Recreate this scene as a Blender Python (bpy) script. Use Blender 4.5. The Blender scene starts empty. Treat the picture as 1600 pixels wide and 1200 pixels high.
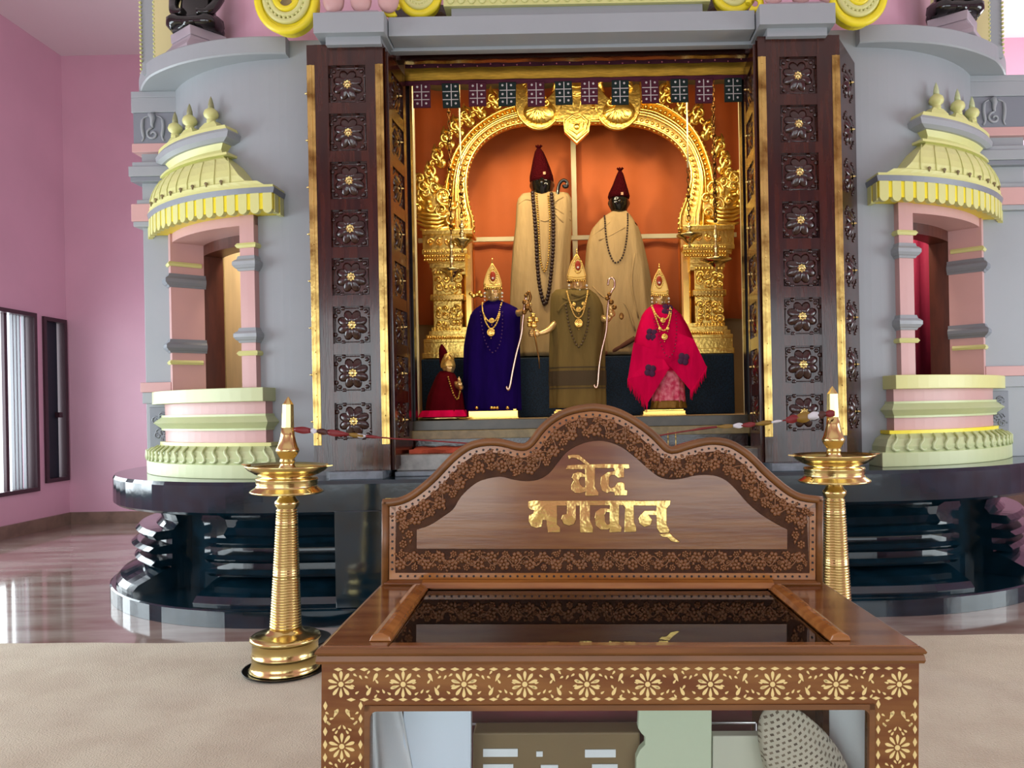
import bpy, math, random
from mathutils import Vector, Matrix
random.seed(7)
PI = math.pi
S = bpy.context.scene
C = S.collection

# ---------------------------------------------------------------- camera
ROLL = math.radians(1.1)
EYE = 1.45
FPX = 1200.0
PPX, PPY = 895.0, 637.0
cam = bpy.data.cameras.new('camera')
cam.sensor_width = 36.0
cam.lens = 36.0 * FPX / 1600.0
cam.shift_x = -(PPX - 800) / 1600.0
cam.shift_y = (PPY - 600) / 1600.0
cam.clip_start = 0.05
camo = bpy.data.objects.new('camera', cam)
C.objects.link(camo)
camo.matrix_world = Matrix.Translation((0, 0, EYE)) @ Matrix.Rotation(PI / 2, 4, 'X') @ Matrix.Rotation(-ROLL, 4, 'Z')
S.camera = camo
S.view_settings.view_transform = 'Standard'
S.view_settings.look = 'None'
S.view_settings.exposure = 0.0
S.view_settings.gamma = 1.0
S.view_settings.use_curve_mapping = False

# ---------------------------------------------------------------- daylight and lamps
W = bpy.data.worlds.new('daylight')
S.world = W
W.use_nodes = True
W.node_tree.nodes['Background'].inputs[0].default_value = (0.86, 0.93, 1.0, 1)
W.node_tree.nodes['Background'].inputs[1].default_value = 2.2


def area(name, loc, look, sx, sy, power, col):
    l = bpy.data.lights.new(name, 'AREA')
    l.shape = 'RECTANGLE'
    l.size, l.size_y = sx, sy
    l.energy = power
    l.color = col
    o = bpy.data.objects.new(name, l)
    C.objects.link(o)
    o.location = loc
    d = Vector(look) - Vector(loc)
    o.rotation_euler = d.to_track_quat('-Z', 'Y').to_euler()
    return o


def spot(name, loc, look, power, col, ang=120, size=0.08):
    l = bpy.data.lights.new(name, 'SPOT')
    l.energy = power
    l.color = col
    l.spot_size = math.radians(ang)
    l.spot_blend = 0.6
    l.shadow_soft_size = size
    o = bpy.data.objects.new(name, l)
    C.objects.link(o)
    o.location = loc
    d = Vector(look) - Vector(loc)
    o.rotation_euler = d.to_track_quat('-Z', 'Y').to_euler()
    return o


DAY = (0.88, 0.98, 1.0)
area('daylight_entrance', (-3.3, -4.8, 1.85), (-3.0, 5, 1.95), 5.4, 3.2, 140, DAY)
area('daylight_entrance_right', (3.7, -4.8, 1.85), (3.4, 5, 1.95), 5.4, 3.2, 60, DAY)
area('daylight_left_window', (-6.75, 3.2, 1.75), (0, 4.1, 1.2), 3.4, 2.0, 170, (0.84, 0.95, 1.0))
area('daylight_right_window', (7.3, 3.3, 1.8), (0, 4.6, 1.9), 3.5, 2.1, 170, DAY)
area('added_far_right_fill', (7.3, 9.55, 4.4), (-6.8, 8.8, 3.2), 1.4, 2.0, 120, (0.96, 0.99, 1.0))  # added fill that brightens the left wall; no window is known here
area('daylight_middle_left_window', (-7.25, 6.4, 1.7), (0, 6.2, 1.0), 1.9, 2.3, 120, (0.84, 0.95, 1.0))
area('daylight_far_left_window', (-7.7, 8.9, 1.75), (-2.0, 8.9, 1.5), 3.4, 2.3, 110, DAY)
WARM = (1.0, 0.83, 0.50)
spot('shrine_lamp_left', (-0.75, 6.05, 3.78), (0.15, 7.2, 2.1), 58, WARM, 140, 0.05)
spot('shrine_lamp_right', (1.05, 6.05, 3.78), (0.15, 7.2, 2.1), 24, WARM, 140, 0.05)
area('shrine_tube_lamp', (0.05, 6.06, 4.05), (0.05, 7.4, 2.9), 2.6, 0.12, 26, (1.0, 0.84, 0.56))
area('added_drape_fill', (2.6, 6.1, 3.3), (2.8, 6.75, 2.2), 0.5, 0.3, 26, (1.0, 0.85, 0.7))  # added fill to brighten the crimson drape, no lamp seen there
area('side_room_lamp', (-2.5, 6.1, 3.3), (-2.95, 6.85, 2.2), 0.5, 0.3, 26, (1.0, 0.84, 0.6))


def at(px, py, Y):
    """point at depth Y (metres in front of the camera) seen at a place in the photograph"""
    dx, dy = px - PPX, py - PPY
    u = dx * math.cos(ROLL) - dy * math.sin(ROLL)
    v = dx * math.sin(ROLL) + dy * math.cos(ROLL)
    return Vector((u / FPX * Y, Y, EYE - v / FPX * Y))


# ---------------------------------------------------------------- materials
def lin(h):
    h = h.lstrip('#')
    r = []
    for i in (0, 2, 4):
        c = int(h[i:i + 2], 16) / 255
        r.append(c / 12.92 if c <= 0.04045 else ((c + 0.055) / 1.055) ** 2.4)
    return (*r, 1)


MATS = {}


def mat(name, col, rough=0.5, metal=0.0, var=0.0, vscale=4.0, stretch=(1, 1, 1), bump=0.0, bscale=40.0,
        coat=0.0, col2=None, sheen=0.0, bkind='noise', spec=0.5, aniso=0.0, dist=0.01):
    if name in MATS:
        return MATS[name]
    m = bpy.data.materials.new(name)
    m.use_nodes = True
    nt = m.node_tree
    b = nt.nodes['Principled BSDF']
    b.inputs['Base Color'].default_value = lin(col)
    b.inputs['Roughness'].default_value = rough
    b.inputs['Metallic'].default_value = metal
    b.inputs['Coat Weight'].default_value = coat
    b.inputs['Coat Roughness'].default_value = 0.08
    b.inputs['Specular IOR Level'].default_value = spec
    b.inputs['Sheen Weight'].default_value = sheen
    tc = nt.nodes.new('ShaderNodeTexCoord')
    mp = nt.nodes.new('ShaderNodeMapping')
    mp.inputs['Scale'].default_value = stretch
    nt.links.new(tc.outputs['Object'], mp.inputs[0])
    if var > 0:
        n = nt.nodes.new('ShaderNodeTexNoise')
        n.inputs['Scale'].default_value = vscale
        n.inputs['Detail'].default_value = 5
        nt.links.new(mp.outputs[0], n.inputs['Vector'])
        r = nt.nodes.new('ShaderNodeValToRGB')
        c = lin(col)
        c2 = lin(col2) if col2 else tuple(x * (1 - var) for x in c[:3]) + (1,)
        r.color_ramp.elements[0].color = c2
        r.color_ramp.elements[1].color = c
        r.color_ramp.elements[0].position = 0.35
        r.color_ramp.elements[1].position = 0.62
        nt.links.new(n.outputs[0], r.inputs[0])
        nt.links.new(r.outputs[0], b.inputs['Base Color'])
    if bump > 0:
        if bkind == 'noise':
            n = nt.nodes.new('ShaderNodeTexNoise')
            n.inputs['Detail'].default_value = 4
        elif bkind == 'voronoi':
            n = nt.nodes.new('ShaderNodeTexVoronoi')
        else:
            n = nt.nodes.new('ShaderNodeTexWave')
            n.inputs['Distortion'].default_value = 2.0
        n.inputs['Scale'].default_value = bscale
        nt.links.new(mp.outputs[0], n.inputs['Vector'])
        bp = nt.nodes.new('ShaderNodeBump')
        bp.inputs['Strength'].default_value = bump
        bp.inputs['Distance'].default_value = dist
        nt.links.new(n.outputs[0], bp.inputs['Height'])
        nt.links.new(bp.outputs[0], b.inputs['Normal'])
    MATS[name] = m
    return m


PINK = mat('pink_wall_paint', '#E0AEC2', 0.42, var=0.06, vscale=1.2, bump=0.05, bscale=160)
CEIL = mat('ceiling_paint', '#EFE4E6', 0.6)
SKIRT = mat('brown_skirting_stone', '#8D7466', 0.3, var=0.3, vscale=6)
FLOOR = mat('polished_marble_floor', '#A3968C', 0.08, var=0.35, vscale=2.2, stretch=(0.5, 2.0, 1), col2='#84695F', spec=0.7)
CARPET = mat('beige_carpet', '#C8BCA0', 0.95, var=0.12, vscale=3.0, bump=0.8, bscale=120, col2='#BAAA8E', sheen=0.3)
GREY = mat('blue_grey_paint', '#9CA2A6', 0.42, var=0.05, vscale=1.5, bump=0.04, bscale=120)
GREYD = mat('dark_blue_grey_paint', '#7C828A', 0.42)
PINKP = mat('salmon_pink_paint', '#CBA09C', 0.45, var=0.04)
CREAM = mat('pale_yellow_paint', '#D6D68E', 0.4, var=0.05)
CREAMG = mat('pale_green_yellow_paint', '#C4CE9C', 0.4, var=0.05)
YEL = mat('bright_yellow_paint', '#EEDC2A', 0.4)
STONEP = mat('stone_pedestal_paint', '#AFA3AC', 0.6, var=0.1)
BLACKG = mat('polished_black_granite', '#0B2430', 0.09, var=0.5, vscale=9, col2='#061820', spec=0.75, bump=0.06, bscale=9)
BLUEG = mat('speckled_blue_granite', '#10283C', 0.5, var=0.6, vscale=90, spec=0.2, col2='#070F18', bump=0.15, bscale=90)
LEDGE = mat('grey_stone_ledge', '#77808A', 0.3, var=0.35, vscale=14)
SILL = mat('tan_stone_sill', '#8A7A50', 0.4, var=0.3, vscale=20)
GRAN = mat('worn_grey_granite', '#8C8A84', 0.25, var=0.4, vscale=12)
ROSEW = mat('dark_rosewood', '#40190B', 0.2, var=0.4, vscale=3, stretch=(8, 8, 0.7), bump=0.12, bscale=14, coat=0.25, col2='#260D08')
ROSEC = mat('carved_dark_rosewood', '#301108', 0.2, var=0.3, vscale=30, bump=0.2, bscale=60, coat=0.4)
BRASS = mat('polished_brass', '#DDC684', 0.2, 1.0, bump=0.03, bscale=30)
BRASSL = mat('worn_brass_strip', '#D8BC70', 0.3, 1.0, var=0.35, vscale=7, col2='#8A6A38', bump=0.1, bscale=50)
GOLD = mat('gilded_relief', '#F3D06E', 0.29, 1.0, bump=0.35, bscale=42, dist=0.010)
GOLDF = mat('bright_gold', '#F6CC6C', 0.22, 1.0)
GOLDS = mat('gilded_skin', '#F6CF88', 0.3, 0.8, bump=0.1, bscale=60)
BRASSK = mat('brass_lettering', '#D8BA72', 0.14, 1.0, bump=0.25, bscale=9, dist=0.02)
GOLDO = mat('pale_gold_filigree', '#F0C468', 0.4, 0.7, bump=0.3, bscale=160, dist=0.003)
TEAK = mat('polished_teak', '#86592C', 0.2, var=0.5, vscale=3.5, stretch=(0.8, 8, 9), col2='#6A3A18', coat=0.35, bump=0.04, bscale=12)
TEAKL = mat('light_teak_rail', '#A86E33', 0.2, var=0.4, vscale=4, stretch=(1, 8, 8), col2='#8C5423', coat=0.35)
TEAKD = mat('red_brown_teak_moulding', '#7A4E24', 0.45, var=0.3, vscale=5, stretch=(1, 6, 6))
CARVE = mat('carved_teak', '#4A2B14', 0.6, spec=0.2, var=0.4, vscale=25, bump=0.3, bscale=120, col2='#3C200E', dist=0.004)
CARVEH = mat('carved_teak_relief', '#835530', 0.42, var=0.2, vscale=30)
DOTS = mat('dark_drilled_dot', '#1E0F08', 0.6)
INLAY = mat('ivory_coloured_inlay', '#E6D08C', 0.35)
ORANGE = mat('orange_curtain_cloth', '#C86226', 0.75, var=0.12, vscale=2, bump=0.15, bscale=200, sheen=0.1)
BEIGEW = mat('beige_inner_wall', '#C6A878', 0.6, var=0.08)
TRACK = mat('cream_plastic_strip', '#DCCB9C', 0.4)
RED = mat('maroon_cloth', '#4A0F1A', 0.8, bump=0.4, bscale=150)
BLKS = mat('polished_black_stone', '#0D0D0C', 0.13, spec=0.7)
KNIT = mat('dark_red_knit', '#3E060C', 0.95, bump=1.0, bscale=110, bkind='voronoi', dist=.012, spec=0.05)
ROBE = mat('beige_wool_robe', '#B49668', 0.85, var=0.15, vscale=5, stretch=(2.2, 2.2, .5), bump=0.7, bscale=4.5, dist=.035, spec=0.1)
BEADS = mat('dark_brown_seed_beads', '#2A130B', 0.4)
BEADG = mat('golden_beads', '#C99A45', 0.3, 0.8)
PURPLE = mat('deep_purple_shawl', '#1D0850', 0.9, var=0.3, vscale=6, stretch=(2.5, 2.5, .6), bump=0.6, bscale=5, dist=.025, spec=0.05)
OLIVE = mat('olive_brown_shawl', '#7A6538', 0.9, var=0.15, vscale=6, stretch=(2.5, 2.5, .6), bump=0.7, bscale=5, dist=.025, spec=0.05)
OLIVED = mat('dark_olive_band', '#4A3A1E', 0.85, bump=0.3, bscale=150)
HOTP = mat('hot_pink_shawl', '#DA0648', 0.85, var=0.2, vscale=5, stretch=(2.5, 2.5, .7), bump=0.5, bscale=6, dist=.02, spec=0.05)
HOTD = mat('dark_purple_flower_motif', '#45123A', 0.8)
SKIRT2 = mat('pink_brocade_skirt', '#D8305A', 0.6, var=0.5, vscale=30, col2='#F08A96', bump=0.3, bscale=90)
REDC = mat('crimson_cloak', '#52060F', 0.9, bump=0.6, bscale=12, dist=.02, spec=0.05)
GEM = mat('red_gemstone', '#A83A18', 0.15)
PEARL = mat('white_gem', '#F6EBD2', 0.2)
IRONC = mat('dark_bronze_chain', '#5A3A18', 0.4, 0.9)
GREENC = mat('dark_green_cloth', '#0E2420', 0.85, bump=0.3, bscale=150)
MAROC = mat('maroon_patchwork_cloth', '#4E1228', 0.85, bump=0.3, bscale=150)
WHITEC = mat('white_thread_and_mirrors', '#D9D0CC', 0.4)
BANDG = mat('gold_brocade_band', '#CCA038', 0.45, 0.7, var=0.35, vscale=30, stretch=(0.4, 1, 6), bump=0.4, bscale=70)
FRAMEW = mat('dark_purple_brown_window_frame', '#3B1F2A', 0.4)
BLINDG = mat('dark_window_shutter', '#1B2432', 0.5)
PEACH = mat('peach_outer_wall', '#D8B496', 0.7)
BARS = mat('grey_window_bar', '#8E9096', 0.4)
WOODF = mat('dark_brown_door_frame', '#54281A', 0.35, var=0.3, vscale=4, stretch=(6, 6, 1))
BEIGED = mat('pale_wooden_panel', '#E8CDA4', 0.5, var=0.12, vscale=3, stretch=(6, 6, 0.6))
CRIM = mat('crimson_curtain', '#8E1238', 0.8, bump=0.3, bscale=40)
STEEL = mat('steel_rod', '#B8B8B8', 0.3, 1.0)
CLOTHW = mat('white_cotton_cloth', '#E8ECF0', 0.8, bump=0.15, bscale=90)
BOARDW = mat('pale_blue_white_board', '#DDEAF8', 0.4)
CLOTHG = mat('pale_green_cloth', '#CBD8BC', 0.75, bump=0.15, bscale=40)
KHAKI = mat('brown_book_cover', '#7E6A48', 0.5, var=0.15)
REFLW = mat('painted_window_reflection', '#E8F0F4', 0.5)  # pale colour standing in for window reflections in the case glass
MARB = mat('maroon_book_spine', '#6E2030', 0.5)
TRAYM = mat('blackened_tray', '#1A1612', 0.3, 0.6)
RIBR = mat('red_ribbon', '#7A1418', 0.5)
RIBG = mat('ochre_ribbon', '#8A6A20', 0.5)
RIBW = mat('white_ribbon', '#D8D8DC', 0.5)
PATT = bpy.data.materials.new('woven_striped_shawl')
PATT.use_nodes = True
_n = PATT.node_tree
_b = _n.nodes['Principled BSDF']
_b.inputs['Roughness'].default_value = 0.8
_t = _n.nodes.new('ShaderNodeTexCoord')
_k = _n.nodes.new('ShaderNodeTexBrick')
_k.inputs['Color1'].default_value = lin('#54463A')
_k.inputs['Color2'].default_value = lin('#8A7C68')
_k.inputs['Mortar'].default_value = lin('#C8C0AC')
_k.inputs['Scale'].default_value = 26
_k.inputs['Mortar Size'].default_value = 0.085
_k.inputs['Brick Width'].default_value = 0.35
_k.inputs['Row Height'].default_value = 0.28
_n.links.new(_t.outputs['UV'], _k.inputs['Vector'])
_n.links.new(_k.outputs['Color'], _b.inputs['Base Color'])
GLASS = bpy.data.materials.new('clear_glass')
GLASS.use_nodes = True
_n = GLASS.node_tree
for q in list(_n.nodes):
    _n.nodes.remove(q)
_o = _n.nodes.new('ShaderNodeOutputMaterial')
_mx = _n.nodes.new('ShaderNodeMixShader')
_tr = _n.nodes.new('ShaderNodeBsdfTransparent')
_tr.inputs[0].default_value = (0.985, 0.995, 0.99, 1)
_gl = _n.nodes.new('ShaderNodeBsdfGlossy')
_gl.inputs['Roughness'].default_value = 0.02
_fr = _n.nodes.new('ShaderNodeFresnel')
_fr.inputs[0].default_value = 1.4
_n.links.new(_fr.outputs[0], _mx.inputs[0])
_n.links.new(_tr.outputs[0], _mx.inputs[1])
_n.links.new(_gl.outputs[0], _mx.inputs[2])
_n.links.new(_mx.outputs[0], _o.inputs[0])


# ---------------------------------------------------------------- mesh building
class MB:
    def __init__(s):
        s.v, s.f, s.sm, s.uv = [], [], [], None

    def add(s, vs, fs, smooth=False):
        b = len(s.v)
        s.v += [tuple(p) for p in vs]
        s.f += [tuple(b + i for i in f) for f in fs]
        s.sm += [smooth] * len(fs)
        return s

    def box(s, x0, x1, y0, y1, z0, z1):
        vs = [(x, y, z) for z in (z0, z1) for y in (y0, y1) for x in (x0, x1)]
        return s.add(vs, [(0, 2, 3, 1), (4, 5, 7, 6), (0, 1, 5, 4), (2, 6, 7, 3), (0, 4, 6, 2), (1, 3, 7, 5)])

    def hexa(s, bot, top):
        """block from four bottom and four top corners (same order)"""
        return s.add(list(bot) + list(top), [(3, 2, 1, 0), (4, 5, 6, 7), (0, 1, 5, 4), (1, 2, 6, 5), (2, 3, 7, 6), (3, 0, 4, 7)])

    def prism(s, pts, off, smooth=False):
        """closed polygon of 3-D points extruded by a vector"""
        off = Vector(off)
        n = len(pts)
        vs = [Vector(p) for p in pts] + [Vector(p) + off for p in pts]
        fs = [tuple(range(n)), tuple(range(2 * n - 1, n - 1, -1))]
        fs += [(i, i + n, (i + 1) % n + n, (i + 1) % n) for i in range(n)]
        b = len(s.v)
        s.add(vs, fs)
        if smooth:
            for k in range(n):
                s.sm[-1 - k] = True
        return s

    def grid(s, rows, smooth=True, closeu=False, closev=False, flip=False):
        nr, nc = len(rows), len(rows[0])
        vs = [p for r in rows for p in r]
        fs = []
        for i in range(nr if closev else nr - 1):
            for j in range(nc if closeu else nc - 1):
                a, b = i * nc + j, i * nc + (j + 1) % nc
                c, d = ((i + 1) % nr) * nc + (j + 1) % nc, ((i + 1) % nr) * nc + j
                fs.append((a, d, c, b) if flip else (a, b, c, d))
        return s.add(vs, fs, smooth)

    def tube(s, path, r, n=8, closed=False, cap=True, flat=1.0):
        path = [Vector(p) for p in path]
        m = len(path)
        rr = r if isinstance(r, (list, tuple)) else [r] * m
        rows = []
        prev = None
        for i, p in enumerate(path):
            a = path[(i - 1) % m] if (closed or i > 0) else p
            b = path[(i + 1) % m] if (closed or i < m - 1) else p
            t = (b - a)
            t = t.normalized() if t.length > 1e-9 else Vector((0, 0, 1))
            if prev is None:
                u = t.cross(Vector((0, 1, 0)))
                if u.length < 0.1:
                    u = t.cross(Vector((1, 0, 0)))
                u.normalize()
            else:
                u = (prev - t * prev.dot(t))
                if u.length < 1e-6:
                    u = t.cross(Vector((0.3, 1, 0.2)))
                u.normalize()
            prev = u
            w = t.cross(u)
            rows.append([p + (u * math.cos(k * 2 * PI / n) + w * flat * math.sin(k * 2 * PI / n)) * rr[i] for k in range(n)])
        s.grid(rows, True, True, closed)
        if cap and not closed:
            b = len(s.v) - m * n
            s.f.append(tuple(b + k for k in range(n)))
            s.sm.append(False)
            s.f.append(tuple(b + (m - 1) * n + k for k in range(n - 1, -1, -1)))
            s.sm.append(False)
        return s

    def lathe(s, prof, c, n=32, smooth=True, facet=None):
        """prof: (radius, height) from bottom to top, round a vertical axis at c"""
        c = Vector(c)
        rows = [[c + Vector((r * math.cos(k * 2 * PI / n), r * math.sin(k * 2 * PI / n), z)) for k in range(n)] for r, z in prof]
        b = len(s.v)
        s.grid(rows, smooth, True)
        m = len(prof)
        if prof[0][0] > 1e-5:
            s.f.append(tuple(b + k for k in range(n - 1, -1, -1)))
            s.sm.append(False)
        if prof[-1][0] > 1e-5:
            s.f.append(tuple(b + (m - 1) * n + k for k in range(n)))
            s.sm.append(False)
        return s

    def ball(s, c, rx, ry=None, rz=None, nu=12, nv=8, rot=None):
        ry = rx if ry is None else ry
        rz = rx if rz is None else rz
        c = Vector(c)
        rows = []
        for i in range(nv + 1):
            th = -PI / 2 + PI * i / nv
            row = []
            for k in range(nu):
                a = 2 * PI * k / nu
                p = Vector((rx * math.cos(th) * math.cos(a), ry * math.cos(th) * math.sin(a), rz * math.sin(th)))
                if rot is not None:
                    p = rot @ p
                row.append(c + p)
            rows.append(row)
        return s.grid(rows, True, True)

    def loft(s, rings, cap=True, smooth=True):
        b = len(s.v)
        n = len(rings[0])
        s.grid(rings, smooth, True)
        if cap:
            s.f.append(tuple(b + k for k in range(n - 1, -1, -1)))
            s.sm.append(False)
            s.f.append(tuple(b + (len(rings) - 1) * n + k for k in range(n)))
            s.sm.append(False)
        return s


WPOS = {}


def fix_normals(me):
    import bmesh
    bm = bmesh.new()
    bm.from_mesh(me)
    bmesh.ops.remove_doubles(bm, verts=bm.verts, dist=1e-6)
    bmesh.ops.recalc_face_normals(bm, faces=bm.faces)
    bm.to_mesh(me)
    bm.free()


def obj(name, mb, m, parent=None, bevel=0.0, local=False, label=None):
    """ONE mesh object; coordinates are world unless local, the origin sits at the parent's"""
    me = bpy.data.meshes.new(name)
    w = WPOS.get(parent.name, Vector()) if (parent and not local) else Vector()
    me.from_pydata([tuple(Vector(p) - w) for p in mb.v], [], mb.f)
    me.polygons.foreach_set('use_smooth', mb.sm)
    fix_normals(me)
    me.update()
    me.materials.append(m)
    o = bpy.data.objects.new(name, me)
    C.objects.link(o)
    if parent:
        o.parent = parent
        WPOS[o.name] = w
    if bevel > 0:
        b = o.modifiers.new('bevel', 'BEVEL')
        b.width = bevel
        b.segments = 2
        b.limit_method = 'ANGLE'
        b.angle_limit = math.radians(50)
    if label:
        o['label'] = label
    return o


def thing(name, label, cat, loc=(0, 0, 0), group=None):
    o = bpy.data.objects.new(name, None)
    o.empty_display_size = 0.1
    C.objects.link(o)
    o.location = loc
    o['label'] = label
    o['category'] = cat
    if group:
        o['group'] = group
    WPOS[o.name] = Vector(loc)
    return o


def tag(o, label, cat, group=None, kind=None):
    o['label'] = label
    o['category'] = cat
    if group:
        o['group'] = group
    if kind:
        o['kind'] = kind
    return o


def struct(name, mb, m, bevel=0.0, label=None, parent=None):
    o = obj(name, mb, m, parent, bevel)
    if not parent:
        o['kind'] = 'structure'
    if label:
        o['label'] = label
    return o


def copy_tree(o, parent=None):
    c = o.copy()
    C.objects.link(c)
    c.parent = parent
    for ch in [x for x in S.objects if x.parent == o]:
        copy_tree(ch, c)
    return c


def smoothpath(pts, n=6, closed=False):
    """Catmull-Rom through points"""
    pts = [Vector(p) for p in pts]
    out = []
    m = len(pts)
    for i in range(m if closed else m - 1):
        p1, p2 = pts[i], pts[(i + 1) % m]
        p0 = pts[(i - 1) % m] if (closed or i > 0) else p1 * 2 - p2
        p3 = pts[(i + 2) % m] if (closed or i < m - 2) else p2 * 2 - p1
        for k in range(n):
            t = k / n
            out.append(0.5 * ((2 * p1) + (p2 - p0) * t + (2 * p0 - 5 * p1 + 4 * p2 - p3) * t * t + (3 * p1 - p0 - 3 * p2 + p3) * t ** 3))
    if not closed:
        out.append(pts[-1])
    return out


def walk(path, step, start=0.0, closed=False):
    """evenly spaced points along a path with their tangents"""
    path = [Vector(p) for p in path]
    if closed:
        path.append(path[0])
    out = []
    d = start
    acc = 0.0
    for a, b in zip(path[:-1], path[1:]):
        L = (b - a).length
        while d <= acc + L and L > 1e-9:
            out.append((a + (b - a) * ((d - acc) / L), (b - a).normalized()))
            d += step
        acc += L
    return out

# ================================================================ the hall
XL, XR, YB, YF, ZC = -6.87, 7.4, 10.45, -5.0, 6.37
struct('floor', MB().box(XL - .3, XR + .3, YF - .3, YB + .3, -.2, 0), FLOOR)
struct('ceiling', MB().box(XL - .3, XR + .3, YF - .3, YB + .3, ZC, ZC + .2), CEIL)
m = MB()
holes = [(1.4, 5.0, .7, 2.8), (5.5, 7.3, .515, 2.79), (7.6, 9.84, .515, 2.79), (9.97, 10.42, .60, 2.77)]
y = YF
for (a, b, c, d) in holes:
    m.box(XL - .22, XL, y, a, 0, ZC)
    m.box(XL - .22, XL, a, b, 0, c)
    m.box(XL - .22, XL, a, b, d, ZC)
    y = b
m.box(XL - .22, XL, y, YB + .2, 0, ZC)
struct('wall_left', m, PINK)
struct('wall_back', MB().box(XL - .2, XR + .2, YB, YB + .2, 0, ZC), PINK)
m = MB()
m.box(XR, XR + .22, YF, 1.4, 0, ZC).box(XR, XR + .22, 1.4, 5.2, 0, .7).box(XR, XR + .22, 1.4, 5.2, 2.9, ZC).box(XR, XR + .22, 5.2, 8.7, 0, ZC).box(XR, XR + .22, 8.7, YB, 0, 3.3).box(XR, XR + .22, 8.7, YB, 5.5, ZC)
struct('wall_right', m, PINK)
m = MB()
m.box(XL, -6.2, YF - .22, YF, 0, ZC).box(-6.2, -.4, YF - .22, YF, 3.6, ZC).box(-.4, .8, YF - .22, YF, 0, ZC)
m.box(.8, 6.6, YF - .22, YF, 3.6, ZC).box(6.6, XR, YF - .22, YF, 0, ZC)
struct('wall_front', m, PINK)
struct('baseboard_left', MB().box(XL, XL + .035, YF, YB, 0, .16), SKIRT)
struct('baseboard_back', MB().box(XL + .035, XR, YB - .035, YB, 0, .16), SKIRT)


def wall_window(name, y0, y1, z0, z1, bars, label):
    f = MB()
    w = .05
    x0, x1 = XL - .14, XL + .03
    f.box(x0, x1, y0, y0 + w, z0, z1).box(x0, x1, y1 - w, y1, z0, z1).box(x0, x1, y0 + w, y1 - w, z0, z0 + w).box(x0, x1, y0 + w, y1 - w, z1 - w, z1)
    o = struct(name, f, FRAMEW, label=label)
    for yy, ww in bars:
        obj('window_bar', MB().box(XL - .09, XL - .05, yy - ww / 2, yy + ww / 2, z0 + w, z1 - w), BARS if ww < .05 else FRAMEW, o)
    return o


wall_window('window_1', 7.6, 9.84, .515, 2.79, [(8.0, .02), (8.25, .02), (8.5, .02), (8.75, .02), (9.0, .02), (9.395, .052), (9.52, .016), (9.58, .016), (9.64, .016), (9.725, .03)],
            'wide barred window in the left pink wall')
o = wall_window('window_2', 9.97, 10.42, .60, 2.77, [], 'narrow dark shuttered window in the corner')
obj('shutter', MB().box(XL - .08, XL - .05, 10.02, 10.125, .65, 2.72), BLINDG, o)
obj('shutter', MB().box(XL - .08, XL - .05, 10.14, 10.325, .65, 2.72), BLINDG, o)
obj('latch', MB().box(XL - .05, XL + .01, 10.26, 10.33, 1.45, 1.52), FRAMEW, o)
wall_window('window_4', 5.5, 7.3, .515, 2.79, [(5.9, .03), (6.4, .06), (6.9, .03)], 'barred window in the left wall beside the shrine')
wall_window('window_3', 1.4, 5.0, .7, 2.8, [(2.3, .06), (3.2, .06), (4.1, .06)], 'long window in the left wall beside the hall')
tag(obj('outer_wall', MB().box(-7.55, -7.45, 10.5, 11.2, 0, 3.4), PEACH), 'peach outer wall seen through the left barred window', 'wall')

cp = MB()
n = 60
rows = []
for (yy, zz) in ((YF + .3, 0.001), (YF + .3, .014), (None, .016), (None, .001)):
    row = []
    for k in range(n + 1):
        x = -6.6 + 13.4 * k / n
        ye = 4.89 - .034 * (x + 3.6) + .012 * math.sin(x * 3.1) + .008 * math.sin(x * 7.7)
        row.append((x, yy if yy is not None else ye, zz))
    rows.append(row)
cp.grid(rows, False)
cpo = tag(obj('carpet', cp, CARPET), 'beige carpet covering the floor in front of the shrine', 'carpet')

# ================================================================ the shrine building
X0, CX, CY = .05, 2.08, 7.15


def plan(s, r, t, z=0.0):
    if t > 90:
        return Vector((X0 + s * (CX + r), CY + (t - 90) * .03, z))
    if t >= 0:
        a = math.radians(t)
        return Vector((X0 + s * (CX + r * math.sin(a)), CY - r * math.cos(a), z))
    return Vector((X0 + s * (CX + t * .03), CY - r, z))


def trange(a, b, step=3.0):
    n = max(1, int(math.ceil((b - a) / step)))
    return [a + (b - a) * i / n for i in range(n + 1)]


def sweep(mb, s, prof, ts, smooth=False):
    """closed profile [(r,z)] carried along the shrine's rounded plan, ends closed"""
    rows = [[plan(s, r, t, z) for r, z in prof] for t in ts]
    b = len(mb.v)
    mb.grid(rows, smooth, True)
    k = len(prof)
    mb.f.append(tuple(b + i for i in range(k)))
    mb.f.append(tuple(b + (len(rows) - 1) * k + i for i in range(k - 1, -1, -1)))
    mb.sm += [False, False]
    return mb


def block(mb, s, levels, rin=1.46, step=3.0, smooth=True):
    """stack of levels (z, r, t0, t1) whose front follows the curved wall"""
    rings = []
    N = max(2, int((levels[0][3] - levels[0][2]) / step))
    for z, r, t0, t1 in levels:
        f = [plan(s, r, t0 + (t1 - t0) * i / N, z) for i in range(N + 1)]
        bk = [plan(s, rin, t1 + (t0 - t1) * i / N, z) for i in range(N + 1)]
        rings.append(f + bk)
    return mb.loft(rings, True, False)


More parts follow.
